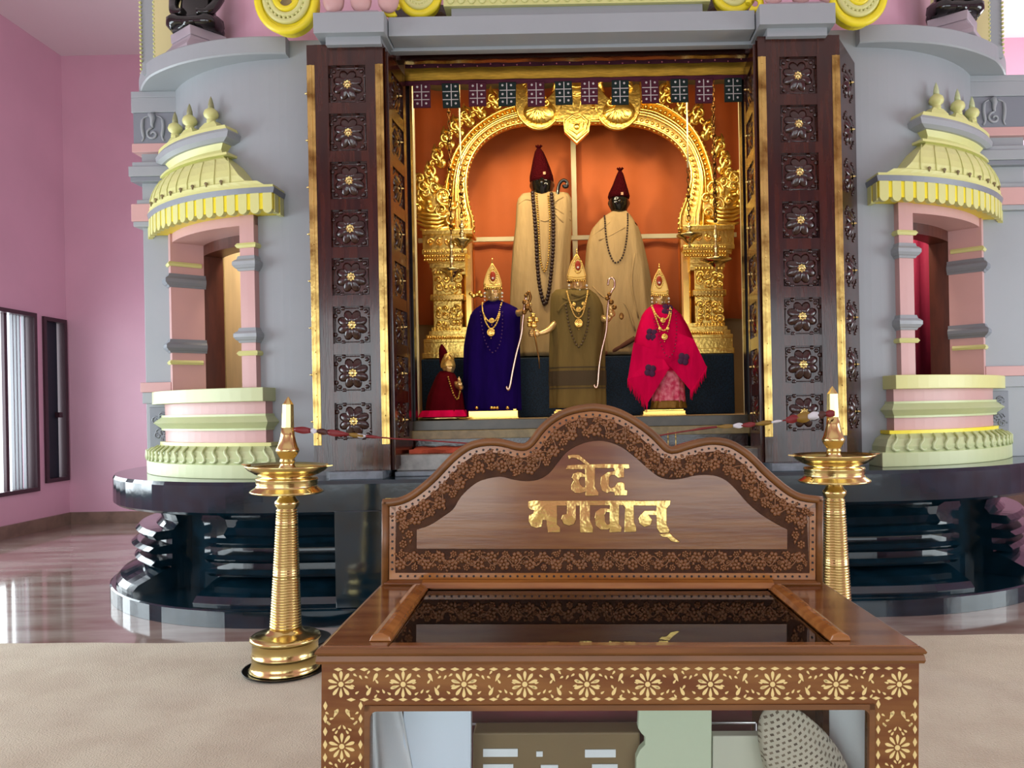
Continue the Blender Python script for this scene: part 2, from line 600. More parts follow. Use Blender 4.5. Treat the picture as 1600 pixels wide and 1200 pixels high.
shrine = thing('shrine_building', 'round blue grey shrine building on a polished black stone plinth', 'shrine', (X0, 7.15, 0))
CEN = -CX / .03
BACK = 150
m = MB()
for s in (-1, 1):
    sweep(m, s, [(1.0, .001), (1.977, .001), (1.977, .112), (1.965, .12), (1.0, .12)], trange(CEN, BACK, 4))
obj('plinth_step', m, BLACKG, shrine)
m = MB()
for s in (-1, 1):
    sweep(m, s, [(.4, .755), (1.92, .755), (1.943, .775), (1.943, .96), (1.93, .985), (.4, .985)], trange(CEN, BACK, 4))
m.box(X0 - 2.2, X0 + 2.2, 6.7, 11.0, .755, .985)
obj('plinth_slab', m, BLACKG, shrine)
mprof = [(1.3, .12), (1.93, .12), (1.935, .15), (1.90, .19), (1.82, .225), (1.74, .262), (1.66, .285), (1.66, .30), (1.77, .30), (1.80, .325), (1.77, .352), (1.65, .352),
         (1.65, .392), (1.78, .40), (1.82, .43), (1.78, .455), (1.65, .463), (1.65, .505), (1.76, .505), (1.79, .54), (1.76, .572), (1.64, .572),
         (1.60, .62), (1.62, .68), (1.72, .74), (1.80, .756), (1.3, .756)]
for s in (-1, 1):
    m = MB()
    sweep(m, s, mprof, trange(-14, 19, 3))
    obj('plinth_moulding', m, BLACKG, shrine)
    m = MB()
    sweep(m, s, mprof, trange(40, BACK, 4))
    obj('plinth_moulding', m, BLACKG, shrine)
    m = MB()
    sweep(m, s, [(1.2, .12), (1.5, .12), (1.5, .756), (1.2, .756)], trange(10, 50, 3))
    obj('plinth_recess', m, BLACKG, shrine)
obj('plinth_front_block', MB().box(X0 - 1.68, X0 + 1.68, 5.2, 6.6, .12, .78), BLACKG, shrine, bevel=.006)
# wall of the drum, with its window openings
for s in (-1, 1):
    m = MB()
    z0, z1, h0, h1, ta, tb = .985, 4.09, 1.62, 2.86, 12.5, 54.0
    sweep(m, s, [(1.25, z0), (1.475, z0), (1.475, h0), (1.25, h0)], trange(-14, BACK, 3), False)
    sweep(m, s, [(1.25, h1), (1.475, h1), (1.475, z1), (1.25, z1)], trange(-14, BACK, 3), False)
    sweep(m, s, [(1.25, h0), (1.475, h0), (1.475, h1), (1.25, h1)], trange(-14, ta, 3), False)
    sweep(m, s, [(1.25, h0), (1.475, h0), (1.475, h1), (1.25, h1)], trange(tb, BACK, 3), False)
    m.sm = [False] * len(m.f)
    obj('curved_wall', m, GREY, shrine)
    m = MB()
    rows_ = []
    for t in trange(0.5, BACK, 2):
        rc = 1.55 + .155 * min(1, t / 45)
        rows_.append([plan(s, r, t, z) for r, z in ((1.0, 4.07), (rc - .01, 4.07), (rc, 4.08), (rc, 4.19), (rc - .01, 4.20), (1.0, 4.20))])
    m.grid(rows_, False, True)
    m.f.append(tuple(range(6)))
    m.sm.append(False)
    obj('cornice', m, GREY, shrine)
    m = MB()
    sweep(m, s, [(1.1, 4.195), (1.22, 4.195), (1.22, 5.4), (1.1, 5.4)], trange(-40, BACK, 4))
    obj('upper_wall', m, PINKP if False else PINK, shrine)
    xa, xb = sorted((X0 + s * 1.42, X0 + s * 2.12))
    obj('pier', MB().box(xa, xb, 5.672, 5.97, .985, 4.20), GREY, shrine)
    xa, xb = sorted((X0 + s * 1.40, X0 + s * 1.80))
    obj('pillar_backing', MB().box(xa, xb, 5.43, 5.70, .985, 4.05), GREY, shrine)
    # rear corner pilaster with its tiers
    xi, xo = X0 + s * 3.30, X0 + s * (3.52 if s < 0 else 3.66)

    def pbox(name, ex, z0, z1, mt, y0=6.25, bev=.004):
        a, b = sorted((xi if z1 < 3.0 else X0 + s * 3.0, xo + s * ex))
        obj(name, MB().box(a, b, y0 - ex, 7.6, z0, z1), mt, shrine, bevel=bev)
    pbox('pilaster_shaft', 0, .985, 2.98, GREY)
    pbox('upper_pilaster_shaft', 0, 2.98, 4.07, GREY)
    for z0, z1, ex, mt in ((1.64, 1.72, .03, PINKP), (1.55, 1.64, .02, GREY), (3.02, 3.16, .06, PINKP), (2.98, 3.02, .05, GREY), (3.16, 3.20, .03, GREY),
                           (3.34, 3.38, .06, GREYD), (3.38, 3.46, .07, GREY), (3.46, 3.50, .05, GREY), (3.58, 3.65, .05, PINKP), (3.65, 3.90, .04, GREYD), (3.90, 4.02, .05, GREY), (4.02, 4.07, .05, GREY)):
        pbox('pilaster_band', ex, z0, z1, mt)
    a, b = sorted((X0 + s * 3.31, X0 + s * 3.49))
    m = MB()
    m.box(a, b, 6.235, 6.25, 1.02, 1.52)
    rg = MB()
    random.seed(3)
    for k in range(16):
        cx_, cz = a + .05 + (b - a - .1) * random.random(), 1.06 + .42 * random.random()
        pth = [(cx_ + .035 * (1 - j / 14) * math.cos(j * .8), 6.233, cz + .035 * (1 - j / 14) * math.sin(j * .8)) for j in range(12)]
        rg.tube(pth, .006, 5)
    q = obj('relief_panel', m, GREYD, shrine, bevel=.004)
    obj('relief', rg, GREYD, q)
    # carved capital block relief
    rg = MB()
    cx_ = (a + b) / 2
    rg.tube([(cx_ + .055 * math.cos(j * .5 + 1.6) * (1 - j / 18), 6.205, 3.725 + .05 * math.sin(j * .5 + 1.6) * (1 - j / 18)) for j in range(17)], .010, 6)
    rg.tube([(cx_ - .01, 6.205, 3.885), (cx_ + .004, 6.2, 3.85), (cx_ - .004, 6.2, 3.80), (cx_ + .004, 6.205, 3.775)], [.03, .022, .014, .010], 6)
    for e_ in (-1, 1):
        rg.tube(smoothpath([(cx_ + e_ * .03, 6.21, 3.875), (cx_ + e_ * .075, 6.205, 3.85), (cx_ + e_ * .085, 6.205, 3.78), (cx_ + e_ * .075, 6.205, 3.70), (cx_ + e_ * .09, 6.21, 3.67)], 4), [.006] * 5 + [.014] * 7 + [.008] * 5, 6)
    obj('capital_relief', rg, GREY, shrine)
    # upper rear panel, cream with beaded edges
    a, b = sorted((X0 + s * 2.45, X0 + s * 3.53))
    a2, b2 = sorted((X0 + s * 2.5, X0 + s * 3.42))
    pn = obj('upper_panel', MB().box(a, b, 6.3, 6.5, 4.09, 5.8), GREY, shrine)
    obj('cream_panel', MB().box(a2, b2, 6.285, 6.3, 4.12, 5.8), mat('cream_panel_paint', '#DACF96', .5), pn)
    bd = MB()
    for xx in (X0 + s * 3.42, X0 + s * 3.53):
        for k in range(44):
            bd.ball((xx, 6.29, 4.12 + k * .034), .012, nu=8, nv=6)
    obj('beading', bd, CREAM, pn)
obj('roof_slab', MB().box(-3.3, -1.95, 5.98, 9.5, 4.11, 4.2), GREY, shrine)
obj('roof_slab', MB().box(2.05, 3.4, 5.98, 9.5, 4.11, 4.2), GREY, shrine)
obj('upper_front_wall', MB().box(X0 - 2.1, X0 + 2.1, 5.86, 5.95, 4.2, 5.6), PINK, shrine)
obj('wooden_header', MB().box(X0 - 1.33, X0 + 1.33, 5.78, 5.86, 4.09, 4.5), ROSEC, shrine)
# entablature over the doorway
m = MB()
m.box(-1.235, 1.32, 5.35, 5.53, 4.062, 4.195)
obj('lintel', m, GREY, shrine, bevel=.004)
m = MB()
m.box(-1.26, 1.36, 5.53, 5.57, 4.04, 4.195).box(-1.26, 1.36, 5.57, 5.62, 4.05, 4.195).box(-1.26, 1.36, 5.62, 5.75, 4.12, 4.195)
obj('lintel_soffit', m, GREY, shrine, bevel=.003)
a, b = at(705, 15, 5.45).x, at(1098, 15, 5.45).x
q = obj('upper_lintel', MB().box(a, b, 5.45, 5.9, 4.195, 4.30), GREY, shrine, bevel=.004)
m = MB()
m.box(a - .05, b + .05, 5.42, 5.9, 4.30, 4.40)
k = a
while k < b:
    m.ball((k, 5.415, 4.345), .028, .012, .034, 8, 6)
    k += .075
obj('leaf_band', m, CREAM, q)
for s, (pa, pb) in ((-1, (489, 600)), (1, (1187, 1306))):
    a, b = at(pa, 35, 5.25).x, at(pb, 35, 5.25).x
    q = obj('capital_block', MB().box(a, b, 5.25, 5.6, 4.045, 4.185), GREY, shrine, bevel=.004)
    obj('capital_neck', MB().box(a + .065, b - .04, 5.31, 5.6, 3.99, 4.05), GREY, q)
    m = MB()
    m.hexa([(a + .03, 5.28, 4.185), (b - .02, 5.28, 4.185), (b - .02, 5.5, 4.185), (a + .03, 5.5, 4.185)],
           [(a + .08, 5.32, 4.23), (b - .06, 5.32, 4.23), (b - .06, 5.5, 4.23), (a + .08, 5.5, 4.23)])
    obj('block_top', m, STONEP, q)
    m = MB()
    for k in range(3):
        m.ball((a + .12 + k * .19, 5.33, 4.30), .075, .05, .085, 12, 8)
    obj('lotus_petal', m, PINKP, q)
# scroll ornaments above the cornice
for (px, py, Y, r) in ((448, -4, 5.36, .235), (655, -14, 5.44, .165), (1147, -20, 5.44, .165), (1340, -12, 5.32, .215)):
    c = at(px, py, Y)
    m = MB()
    pts = [(c.x + r * math.cos(t) * .86, Y, c.z + r * math.sin(t)) for t in [2 * PI * k / 40 for k in range(40)]]
    m.prism(pts, (0, .10, 0))
    m.tube(pts, .028, 8, True)
    q = obj('scroll_ornament', m, YEL, shrine)
    m = MB()
    for rr in (.74, .55):
        m.tube([(c.x + r * rr * math.cos(t) * .86, Y - .012, c.z + r * rr * math.sin(t)) for t in [2 * PI * k / 36 for k in range(36)]], .020, 8, True)
    for k in range(26):
        t = 2 * PI * k / 26
        m.ball((c.x + r * .65 * math.cos(t) * .86, Y - .02, c.z + r * .65 * math.sin(t)), .012, nu=6, nv=5)
    obj('scroll_bead_ring', m, CREAM, q)
    m = MB()
    m.tube([(c.x + r * .38 * math.cos(t) * .86, Y - .015, c.z + r * .38 * math.sin(t)) for t in [2 * PI * k / 30 for k in range(30)]], .022, 8, True)
    obj('scroll_inner_ring', m, YEL, q)
    m = MB()
    m.prism([(c.x - .01, Y - .012, c.z + .02), (c.x + .02, Y - .012, c.z), (c.x + .05, Y - .012, c.z - .06), (c.x - .02, Y - .012, c.z - .075), (c.x - .05, Y - .012, c.z - .055), (c.x - .03, Y - .012, c.z - .02)], (0, .02, 0))
    obj('scroll_leaf', m, SILL, q)
m = MB()
for (x0, y0, px) in ((600, 8, 1), (1190, 0, -1)):
    c = at(x0 + px * 12, y0 + 8, 5.4)
    m.tube([(c.x + px * (.00 + .045 * math.cos(t)), 5.38, c.z + .045 * math.sin(t)) for t in [k * .5 for k in range(12)]], [.022] * 12, 8)
obj('scroll_tail', m, YEL, shrine)
# ledge under the pillars, steps up into the sanctum
for s, (pa, pb) in ((-1, (516, 600)), (1, (1205, 1310))):
    a, b = at(pa, 745, 5.30).x, at(pb, 745, 5.30).x
    obj('pillar_ledge', MB().box(a, b, 5.27, 5.6, .985, 1.04), LEDGE, shrine, bevel=.003)
a, b = -1.27, 1.34
obj('granite_step', MB().box(a, b, 5.50, 6.0, 1.02, 1.135), GRAN, shrine, bevel=.006)
obj('lower_step', MB().box(a, b, 5.44, 6.0, .985, 1.02), LEDGE, shrine, bevel=.004)
obj('tan_step', MB().box(a, b, 5.82, 6.0, 1.23, 1.295), SILL, shrine, bevel=.004)
obj('dark_riser', MB().box(a, b, 5.90, 6.0, 1.135, 1.23), ROSEC, shrine)
obj('threshold', MB().box(a, b, 5.87, 5.99, 1.295, 1.372), GRAN if False else mat('dark_olive_stone', '#4A4436', 0.3, var=.3, vscale=10), shrine, bevel=.004)
obj('sanctum_floor', MB().box(-1.8, 1.9, 5.99, 8.0, 1.2, 1.372), BEIGEW, shrine)
m = MB()
m.box(-1.95, -1.8, 5.98, 8.0, 1.0, 4.6).box(1.9, 2.05, 5.98, 8.0, 1.0, 4.6).box(-1.95, 2.05, 7.75, 7.9, 1.0, 4.6).box(-1.95, 2.05, 5.95, 6.0, 4.3, 4.6)
m.box(-1.95, -1.26, 5.98, 6.05, 1.0, 4.3).box(1.40, 2.05, 5.98, 6.05, 1.0, 4.3)
obj('sanctum_wall', m, BEIGEW, shrine)
obj('sanctum_ceiling', MB().box(-1.95, 2.05, 5.95, 7.9, 4.6, 4.65), BEIGEW, shrine)
# panels seen through the side windows
obj('pale_inner_panel', MB().box(-3.35, -2.25, 6.85, 6.9, 1.0, 3.9), BEIGED, shrine, label='pale wooden panel inside the left window')
obj('inner_panel_edge', MB().box(-3.3, -2.99, 6.6, 6.64, 1.0, 3.9), SILL, shrine)
obj('inner_strip', MB().box(3.11, 3.17, 6.5, 6.54, 1.0, 3.9), BEIGEW, shrine)
m = MB()
rows = [[(2.2 + .03 * k, 6.75 + .02 * math.sin(k * 1.3), z) for k in range(34)] for z in (1.0, 3.9)]
m.grid(rows)
so = obj('crimson_drape', m, CRIM, shrine, label='crimson cloth hanging inside the right window')
so.modifiers.new('t', 'SOLIDIFY').thickness = .01


# ---------------------------------------------------------------- window bays
def bay(s, label):
    root = thing('window_bay', label, 'window', plan(s, 1.55, 34, .985), 'window bays on the shrine wall')
    Z = .985
    m = block(MB(), s, [(Z, 1.70, 2, 66), (1.085, 1.70, 2, 66), (1.09, 1.69, 2.5, 65.5)])
    obj('base_plinth', m, CREAMG, root, bevel=.004)
    m = block(MB(), s, [(1.09, 1.69, 3, 65), (1.13, 1.70, 3, 65), (1.18, 1.67, 4, 64), (1.215, 1.61, 6, 62)])
    q = obj('leaf_moulding', m, CREAMG, root)
    m = MB()
    for k in range(17):
        t = 4.5 + k * 3.6
        m.tube([plan(s, 1.700, t + d, z) for d, z in ((1.9, 1.105), (.7, 1.10), (0, 1.115), (.1, 1.14), (.9, 1.165))] +
               [plan(s, 1.675, t + 1.7, 1.185), plan(s, 1.63, t + 2.2, 1.212)], [.006, .010, .012, .011, .010, .009, .006], 6)
    obj('leaf_relief', m, CREAMG, q)
    m = block(MB(), s, [(1.215, 1.61, 5.5, 62.5), (1.24, 1.61, 5.5, 62.5)])
    obj('yellow_fillet', m, YEL if s > 0 else CREAM, root)
    m = block(MB(), s, [(1.24, 1.575, 7.5, 60), (1.33, 1.575, 7.5, 60)])
    obj('pedestal_band', m, PINKP, root)
    m = block(MB(), s, [(1.33, 1.60, 7, 61), (1.345, 1.60, 7, 61), (1.39, 1.655, 5.5, 63), (1.435, 1.60, 7, 61), (1.45, 1.60, 7, 61)])
    obj('pedestal_fin', m, CREAMG, root)
    m = block(MB(), s, [(1.45, 1.575, 7.5, 60), (1.54, 1.575, 7.5, 60)])
    obj('pedestal_band', m, PINKP, root)
    m = block(MB(), s, [(1.54, 1.66, 6.5, 61), (1.64, 1.66, 6.5, 61)], rin=1.2)
    obj('sill_slab', m, CREAM if s > 0 else CREAMG, root, bevel=.004)
    for (t0, t1, dz) in ((11, 15.5, 0), (51, 58, -.02)):
        m = block(MB(), s, [(1.64, 1.53, t0, t1), (2.92, 1.53, t0, t1)], rin=1.28, step=2)
        q = obj('pilaster', m, PINKP, root)
        for z0, z1, e, mt, nm in ((1.88, 1.915, .022, CREAM, 'cream_ring'), (2.675, 2.71, .022, CREAM, 'cream_ring'),):
            obj(nm, block(MB(), s, [(z0 + dz, 1.53 + e * .5, t0 - .6, t1 + .6), ((z0 + z1) / 2 + dz, 1.53 + e, t0 - 1, t1 + 1), (z1 + dz, 1.53 + e * .5, t0 - .6, t1 + .6)], rin=1.30, step=2), mt, q)
        for zc in (2.03, 2.56):
            lv = []
            for dz2, e in ((-.055, .012), (-.04, .02), (-.035, .03), (-.015, .045), (.01, .045), (.025, .03), (.03, .02), (.055, .012)):
                lv.append((zc + dz2 + dz, 1.53 + e, t0 - e * 28, t1 + e * 28))
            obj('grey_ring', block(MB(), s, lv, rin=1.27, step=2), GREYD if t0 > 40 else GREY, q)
    obj('window_head', block(MB(), s, [(2.845, 1.515, 11, 58), (2.96, 1.515, 11, 58)], rin=1.26), PINKP, root)
    f = MB()
    block(f, s, [(1.64, 1.28, 51, 55.5), (2.86, 1.28, 51, 55.5)], rin=1.13, step=2)
    block(f, s, [(1.64, 1.30, 9, 13), (2.86, 1.30, 9, 13)], rin=1.08, step=2)
    block(f, s, [(2.76, 1.28, 13, 52), (2.86, 1.28, 13, 52)], rin=1.13)
    obj('wooden_frame', f, WOODF, root)
    # awning
    obj('awning_band', block(MB(), s, [(2.915, 1.659, 3.1, 62), (3.03, 1.659, 3.1, 62)]), YEL, root)
    N = 18
    for k in range(N):
        t0 = 3.2 + k * (59.2 / N)
        t1 = t0 + 59.2 / N * .70
        m = MB()
        fr, bk = [], []
        pts = [(0, 3.03), (0, 2.915)] + [(.5 - .5 * math.cos(a), 2.915 - .03 * math.sin(a)) for a in [PI * j / 8 for j in range(1, 8)]] + [(1, 2.915), (1, 3.03)]
        for u, z in pts:
            fr.append(plan(s, 1.664, t0 + (t1 - t0) * u, z))
            bk.append(plan(s, 1.628, t0 + (t1 - t0) * u, z))
        nn = len(pts)
        m.add(fr + bk, [tuple(range(nn)), tuple(range(2 * nn - 1, nn - 1, -1))] + [(i, (i + 1) % nn, (i + 1) % nn + nn, i + nn) for i in range(nn)])
        obj('awning_scallop', m, CREAM, root)
    m = MB()
    for r0, r1 in ((1.48, 1.54), (1.57, 1.63)):
        a, b2 = plan(s, r0, 2.9, 2.90), plan(s, r1, 2.9, 2.90)
        m.hexa([a, b2, plan(s, r1, 4.1, 2.9), plan(s, r0, 4.1, 2.9)], [p + Vector((0, 0, .13)) for p in (a, b2, plan(s, r1, 4.1, 2.9), plan(s, r0, 4.1, 2.9))])
    obj('awning_side_scallop', m, CREAM, root)
    obj('awning_grey_edge', block(MB(), s, [(3.03, 1.665, 2.8, 62), (3.068, 1.675, 2.4, 62.4)]), GREYD, root)
    obj('awning_cream_edge', block(MB(), s, [(3.068, 1.668, 2.8, 62), (3.088, 1.668, 2.8, 62)]), CREAM, root)
    rf = obj('awning_roof', block(MB(), s, [(3.088, 1.655, 5, 61), (3.12, 1.66, 7, 60), (3.13, 1.65, 10.5, 59), (3.17, 1.655, 12, 58), (3.22, 1.645, 13.5, 57), (3.28, 1.62, 15.5, 55.5), (3.33, 1.59, 18, 54), (3.36, 1.555, 19.5, 52)]), CREAM, root)
    m = MB()
    pits = MB()
    for k in range(9):
        t = 14.5 + k * 4.8
        m.tube([plan(s, 1.655, t + .2, 3.12), plan(s, 1.66, t, 3.17), plan(s, 1.648, t - .1 + (34 - t) * .02, 3.22), plan(s, 1.622, t + (34 - t) * .06, 3.28), plan(s, 1.592, t + (34 - t) * .12, 3.33)], .004, 5)
        pc = plan(s, 1.664, t + 2.4, 3.135)
        pits.ball(pc, .014, .008, .012, 8, 6)
        pits.ball(pc - Vector((0, 0, .014)), .007, .006, .012, 6, 5)
    obj('roof_rib', m, CREAM, rf)
    obj('roof_pit_shade', pits, SILL, rf)  # dark balls stand in for the shade in small roof pits
    obj('roof_fillet', block(MB(), s, [(3.36, 1.585, 17.5, 53), (3.378, 1.585, 17.5, 53)]), CREAM, root)
    obj('roof_neck', block(MB(), s, [(3.378, 1.55, 20, 50), (3.42, 1.535, 21, 49), (3.46, 1.56, 19.5, 50)]), CREAM, root)
    obj('roof_grey_ring', block(MB(), s, [(3.46, 1.58, 18.5, 51), (3.48, 1.61, 16.5, 52.5), (3.52, 1.615, 16, 53), (3.545, 1.60, 17, 52)]), GREY, root)
    obj('roof_top_slab', block(MB(), s, [(3.545, 1.60, 17, 51.5), (3.572, 1.60, 17.5, 51)]), CREAM, root)
    for t in (24.5, 34, 43):
        c = plan(s, 1.535, t, 3.572)
        m = MB()
        block(m, s, [(3.572, 1.575, t - 3.6, t + 3.6), (3.60, 1.57, t - 3.2, t + 3.2), (3.635, 1.555, t - 1.8, t + 1.8)], rin=1.49, step=2)
        m.lathe([(.030, .055), (.034, .06), (.030, .068), (.034, .075), (.028, .083), (.030, .09), (.048, .105), (.054, .125), (.046, .15), (.024, .168), (.016, .175)], c, 20)
        q = obj('finial', m, CREAM, root)
        obj('finial_tip', MB().lathe([(.022, .168), (.020, .20), (.012, .235), (.001, .262)], c, 14), CREAMG if s > 0 else mat('olive_grey_paint', '#96966E', .5), q)
    return root


bay(-1, 'pale yellow and pink window bay with scalloped awning, left of the doorway')
bay(1, 'pale yellow and pink window bay right of the doorway, crimson cloth behind its opening')


# ---------------------------------------------------------------- carved pillars
def basis_rosette(mb, c, u, w, nrm, R, petals=8, leaves=True):
    """carved flower on a plane: u, w in the plane, nrm outwards"""
    c, u, w, nrm = Vector(c), Vector(u).normalized(), Vector(w).normalized(), Vector(nrm).normalized()
    M = Matrix((u, w, nrm)).transposed()
    for k in range(petals):
        a = 2 * PI * k / petals + PI / petals
        d = u * math.cos(a) + w * math.sin(a)
        e = u * -math.sin(a) + w * math.cos(a)
        Mr = Matrix((d, e, nrm)).transposed()
        Mt = Mr @ Matrix.Rotation(.28, 3, 'Y')
        mb.ball(c + d * R * .60 + nrm * R * .04, R * .42, R * .27, R * .09, 10, 6, rot=Mt)
    if leaves:
        for sx in (-1, 1):
            for sz in (-1, 1):
                for a0 in (.5, .785, 1.07):
                    a = a0
                    d = u * sx * math.cos(a) + w * sz * math.sin(a)
                    mb.ball(c + d * R * 1.18, R * .15, R * .15, R * .07, 6, 4, rot=M)
    return mb


def stud_mb(mb, c, u, w, nrm, r, spike=0):
    c, u, w, nrm = Vector(c), Vector(u).normalized(), Vector(w).normalized(), Vector(nrm).normalized()
    def ring(rad, h, n=14):
        return [c + nrm * h + (u * math.cos(2 * PI * k / n) + w * math.sin(2 * PI * k / n)) * rad for k in range(n)]
    if spike:
        rs = [ring(r, 0), ring(r, .006), ring(r * .5, .012), ring(r * .35, spike * .5), ring(r * .5, spike * .6), ring(r * .06, spike)]
    else:
        rs = [ring(r, 0), ring(r, .008), ring(r * .85, .012), ring(r * .6, .008), ring(r * .5, .004), ring(r * .42, .014), ring(r * .12, .02)]
    return mb.loft(rs)


def pillar(s, label):
    if s < 0:
        xa, xb = -1.808, -1.277
        xj, xk = -1.262, -1.222
    else:
        xa, xb = 1.335, 1.906
        xj, xk = 1.322, 1.352
    xm = (xa + xb) / 2 + (.012 if s < 0 else -.005)
    root = thing('carved_pillar', label, 'pillar', ((xa + xb) / 2, 5.5, 1.04), 'carved pillars beside the doorway')
    zt = 4.012
    zs = [3.737 - .336 * k for k in range(8)]
    h = .13
    m = MB()
    x0, x1 = xa + .055, xb - .055
    m.box(x0, x1, 5.375, 5.42, 1.04, zt)
    m.box(x0, xm - h, 5.35, 5.375, 1.04, zt).box(xm + h, x1, 5.35, 5.375, 1.04, zt)
    lo = 1.04
    for z in reversed(zs):
        m.box(xm - h, xm + h, 5.352, 5.375, lo, z - h)
        lo = z + h
    m.box(xm - h, xm + h, 5.352, 5.375, lo, zt)
    obj('front_board', m, ROSEW, root)
    for z in zs:
        r = MB()
        basis_rosette(r, (xm, 5.373, z), (1, 0, 0), (0, 0, 1), (0, -1, 0), .115)
        fr = .118
        pth = [(xm - fr, 5.374, z - fr), (xm + fr, 5.374, z - fr), (xm + fr, 5.374, z + fr), (xm - fr, 5.374, z + fr)]
        r.tube(pth, .006, 5, True)
        q = obj('rosette', r, ROSEC, root)
        obj('brass_stud', stud_mb(MB(), (xm, 5.368, z), (1, 0, 0), (0, 0, 1), (0, -1, 0), .034), BRASS, q)
    # brass corner strips
    for x, dx in ((xa, .055), (xb - .055, .055)):
        st = MB()
        st.box(x, x + dx, 5.346, 5.36, 1.22, 3.87)
        st.box(x + dx * .35, x + dx * .65, 5.342, 5.347, 1.22, 3.87)
        q = obj('brass_strip', st, BRASSL, root, bevel=.002)
        rv = MB()
        for k in range(18):
            rv.ball((x + dx / 2, 5.341, 1.27 + k * .15), .005, nu=6, nv=4)
        obj('rivet', rv, BRASSL, q)
        e = MB()
        e.box(x, x + dx, 5.36, 5.42, 1.04, zt).box(x, x + dx, 5.352, 5.36, 1.04, 1.22).box(x, x + dx, 5.352, 5.36, 3.87, zt)
        obj('edge_board', e, ROSEW, root)
    # jamb facing the opening
    a, b = (xj, xk)
    t = -s * -1
    m = MB()
    d = s * .09
    m.hexa([(a, 5.36, 1.04), (a + d, 5.42, 1.04), (b + d, 5.86, 1.04), (b, 5.86, 1.04)],
           [(a, 5.36, 3.99), (a + d, 5.42, 3.99), (b + d, 5.86, 3.99), (b, 5.86, 3.99)])
    obj('jamb_board', m, ROSEW, root)
    u = Vector((b - a, .5, 0)).normalized()
    nrm = Vector((-s * u.y, s * u.x, 0))
    m = MB()
    for ya, yb in ((5.38, 5.44), (5.72, 5.78)):
        pa, pb = [Vector((a + (b - a) * (yy - 5.36) / .5, yy, 0)) for yy in (ya, yb)]
        m.hexa([pa, pb, pb + nrm * .014, pa + nrm * .014], [p + Vector((0, 0, 3.97)) for p in (pa, pb, pb + nrm * .014, pa + nrm * .014)])
    m.v = [(x, y, max(z, 1.04)) for x, y, z in m.v]
    for k in range(9):
        z0 = (zs[0] + .23 if k == 0 else zs[k - 1] - .125)
        z1 = (zs[0] + .125 if k == 0 else (zs[k] + .125 if k < 8 else 1.06))
        pa, pb = [Vector((a + (b - a) * (yy - 5.36) / .5, yy, 0)) for yy in (5.44, 5.72)]
        lo, hi = sorted((z0, z1))
        m.hexa([p + Vector((0, 0, lo)) for p in (pa, pb, pb + nrm * .013, pa + nrm * .013)], [p + Vector((0, 0, hi)) for p in (pa, pb, pb + nrm * .013, pa + nrm * .013)])
    obj('jamb_frame', m, ROSEW if s < 0 else ROSEW, root)
    for z in zs:
        yc = 5.58
        c = Vector((a + (b - a) * (yc - 5.36) / .5, yc, z))
        r = MB()
        basis_rosette(r, c, u, (0, 0, 1), nrm, .108)
        q = obj('jamb_rosette', r, ROSEC, root)
        obj('brass_stud', stud_mb(MB(), c, u, (0, 0, 1), nrm, .022, .05), BRASS, q)
    m = MB()
    x = b - s * .0
    xx = sorted((x - s * .022, x + s * .06))
    m.box(xx[0], xx[1], 5.86, 5.95, 1.372, 3.99)
    obj('inner_post', m, mat('black_door_post', '#120A0A', .25), root)
    if s > 0:
        p0, p1 = Vector((xb + .002, 5.36, 0)), Vector((2.125, 5.66, 0))
    else:
        p0, p1 = Vector((xa - .002, 5.36, 0)), Vector((xa - .055, 5.66, 0))
    u = (p1 - p0).normalized()
    nrm = Vector((s * u.y, -s * u.x, 0))
    inn = Vector((-s * .06, .03, 0))
    m = MB()
    m.hexa([p0 + Vector((0, 0, 1.04)), p1 + Vector((0, 0, 1.04)), p1 + inn + Vector((0, 0, 1.04)), p0 + inn + Vector((0, 0, 1.04))],
           [p0 + Vector((0, 0, 3.99)), p1 + Vector((0, 0, 3.95)), p1 + inn + Vector((0, 0, 3.95)), p0 + inn + Vector((0, 0, 3.99))])
    obj('outer_side_board', m, ROSEW, root)
    for z in zs:
        c = p0.lerp(p1, .5)
        c.z = z
        r = MB()
        basis_rosette(r, c + nrm * .003, u, (0, 0, 1), nrm, .105)
        q = obj('side_rosette', r, ROSEC, root)
        obj('brass_stud', stud_mb(MB(), c, u, (0, 0, 1), nrm, .022, .045), BRASS, q)
    return root


pillar(-1, 'dark carved wooden pillar left of the doorway, eight square rosettes edged with brass strips')
pillar(1, 'dark carved wooden pillar right of the doorway, eight square rosettes edged with brass strips')
m = MB()
rows = []
for k in range(13):
    x = -1.2 + k * .045
    rows.append([(x, 5.60, 1.137), (x, 5.60 + .02 * math.sin(k), 1.165 + .006 * math.sin(k * 2)), (x, 5.75, 1.16), (x, 5.86, 1.175 + .004 * math.sin(k * 1.7)), (x, 5.86, 1.137)])
rows = [[p for p in r] for r in rows]
mm = MB().loft([[Vector(p) for p in r] for r in rows], True, False)
tag(obj('folded_cloth', mm, mat('red_orange_cloth', '#A8452A', .8)), 'folded orange red cloth lying on the step left of the threshold', 'cloth')

# ================================================================ inside the sanctum
YV = 5.83
va, vb = at(633, 110, YV), at(1168, 100, YV)


def vz(px, py):
    return at(px, py, YV).z


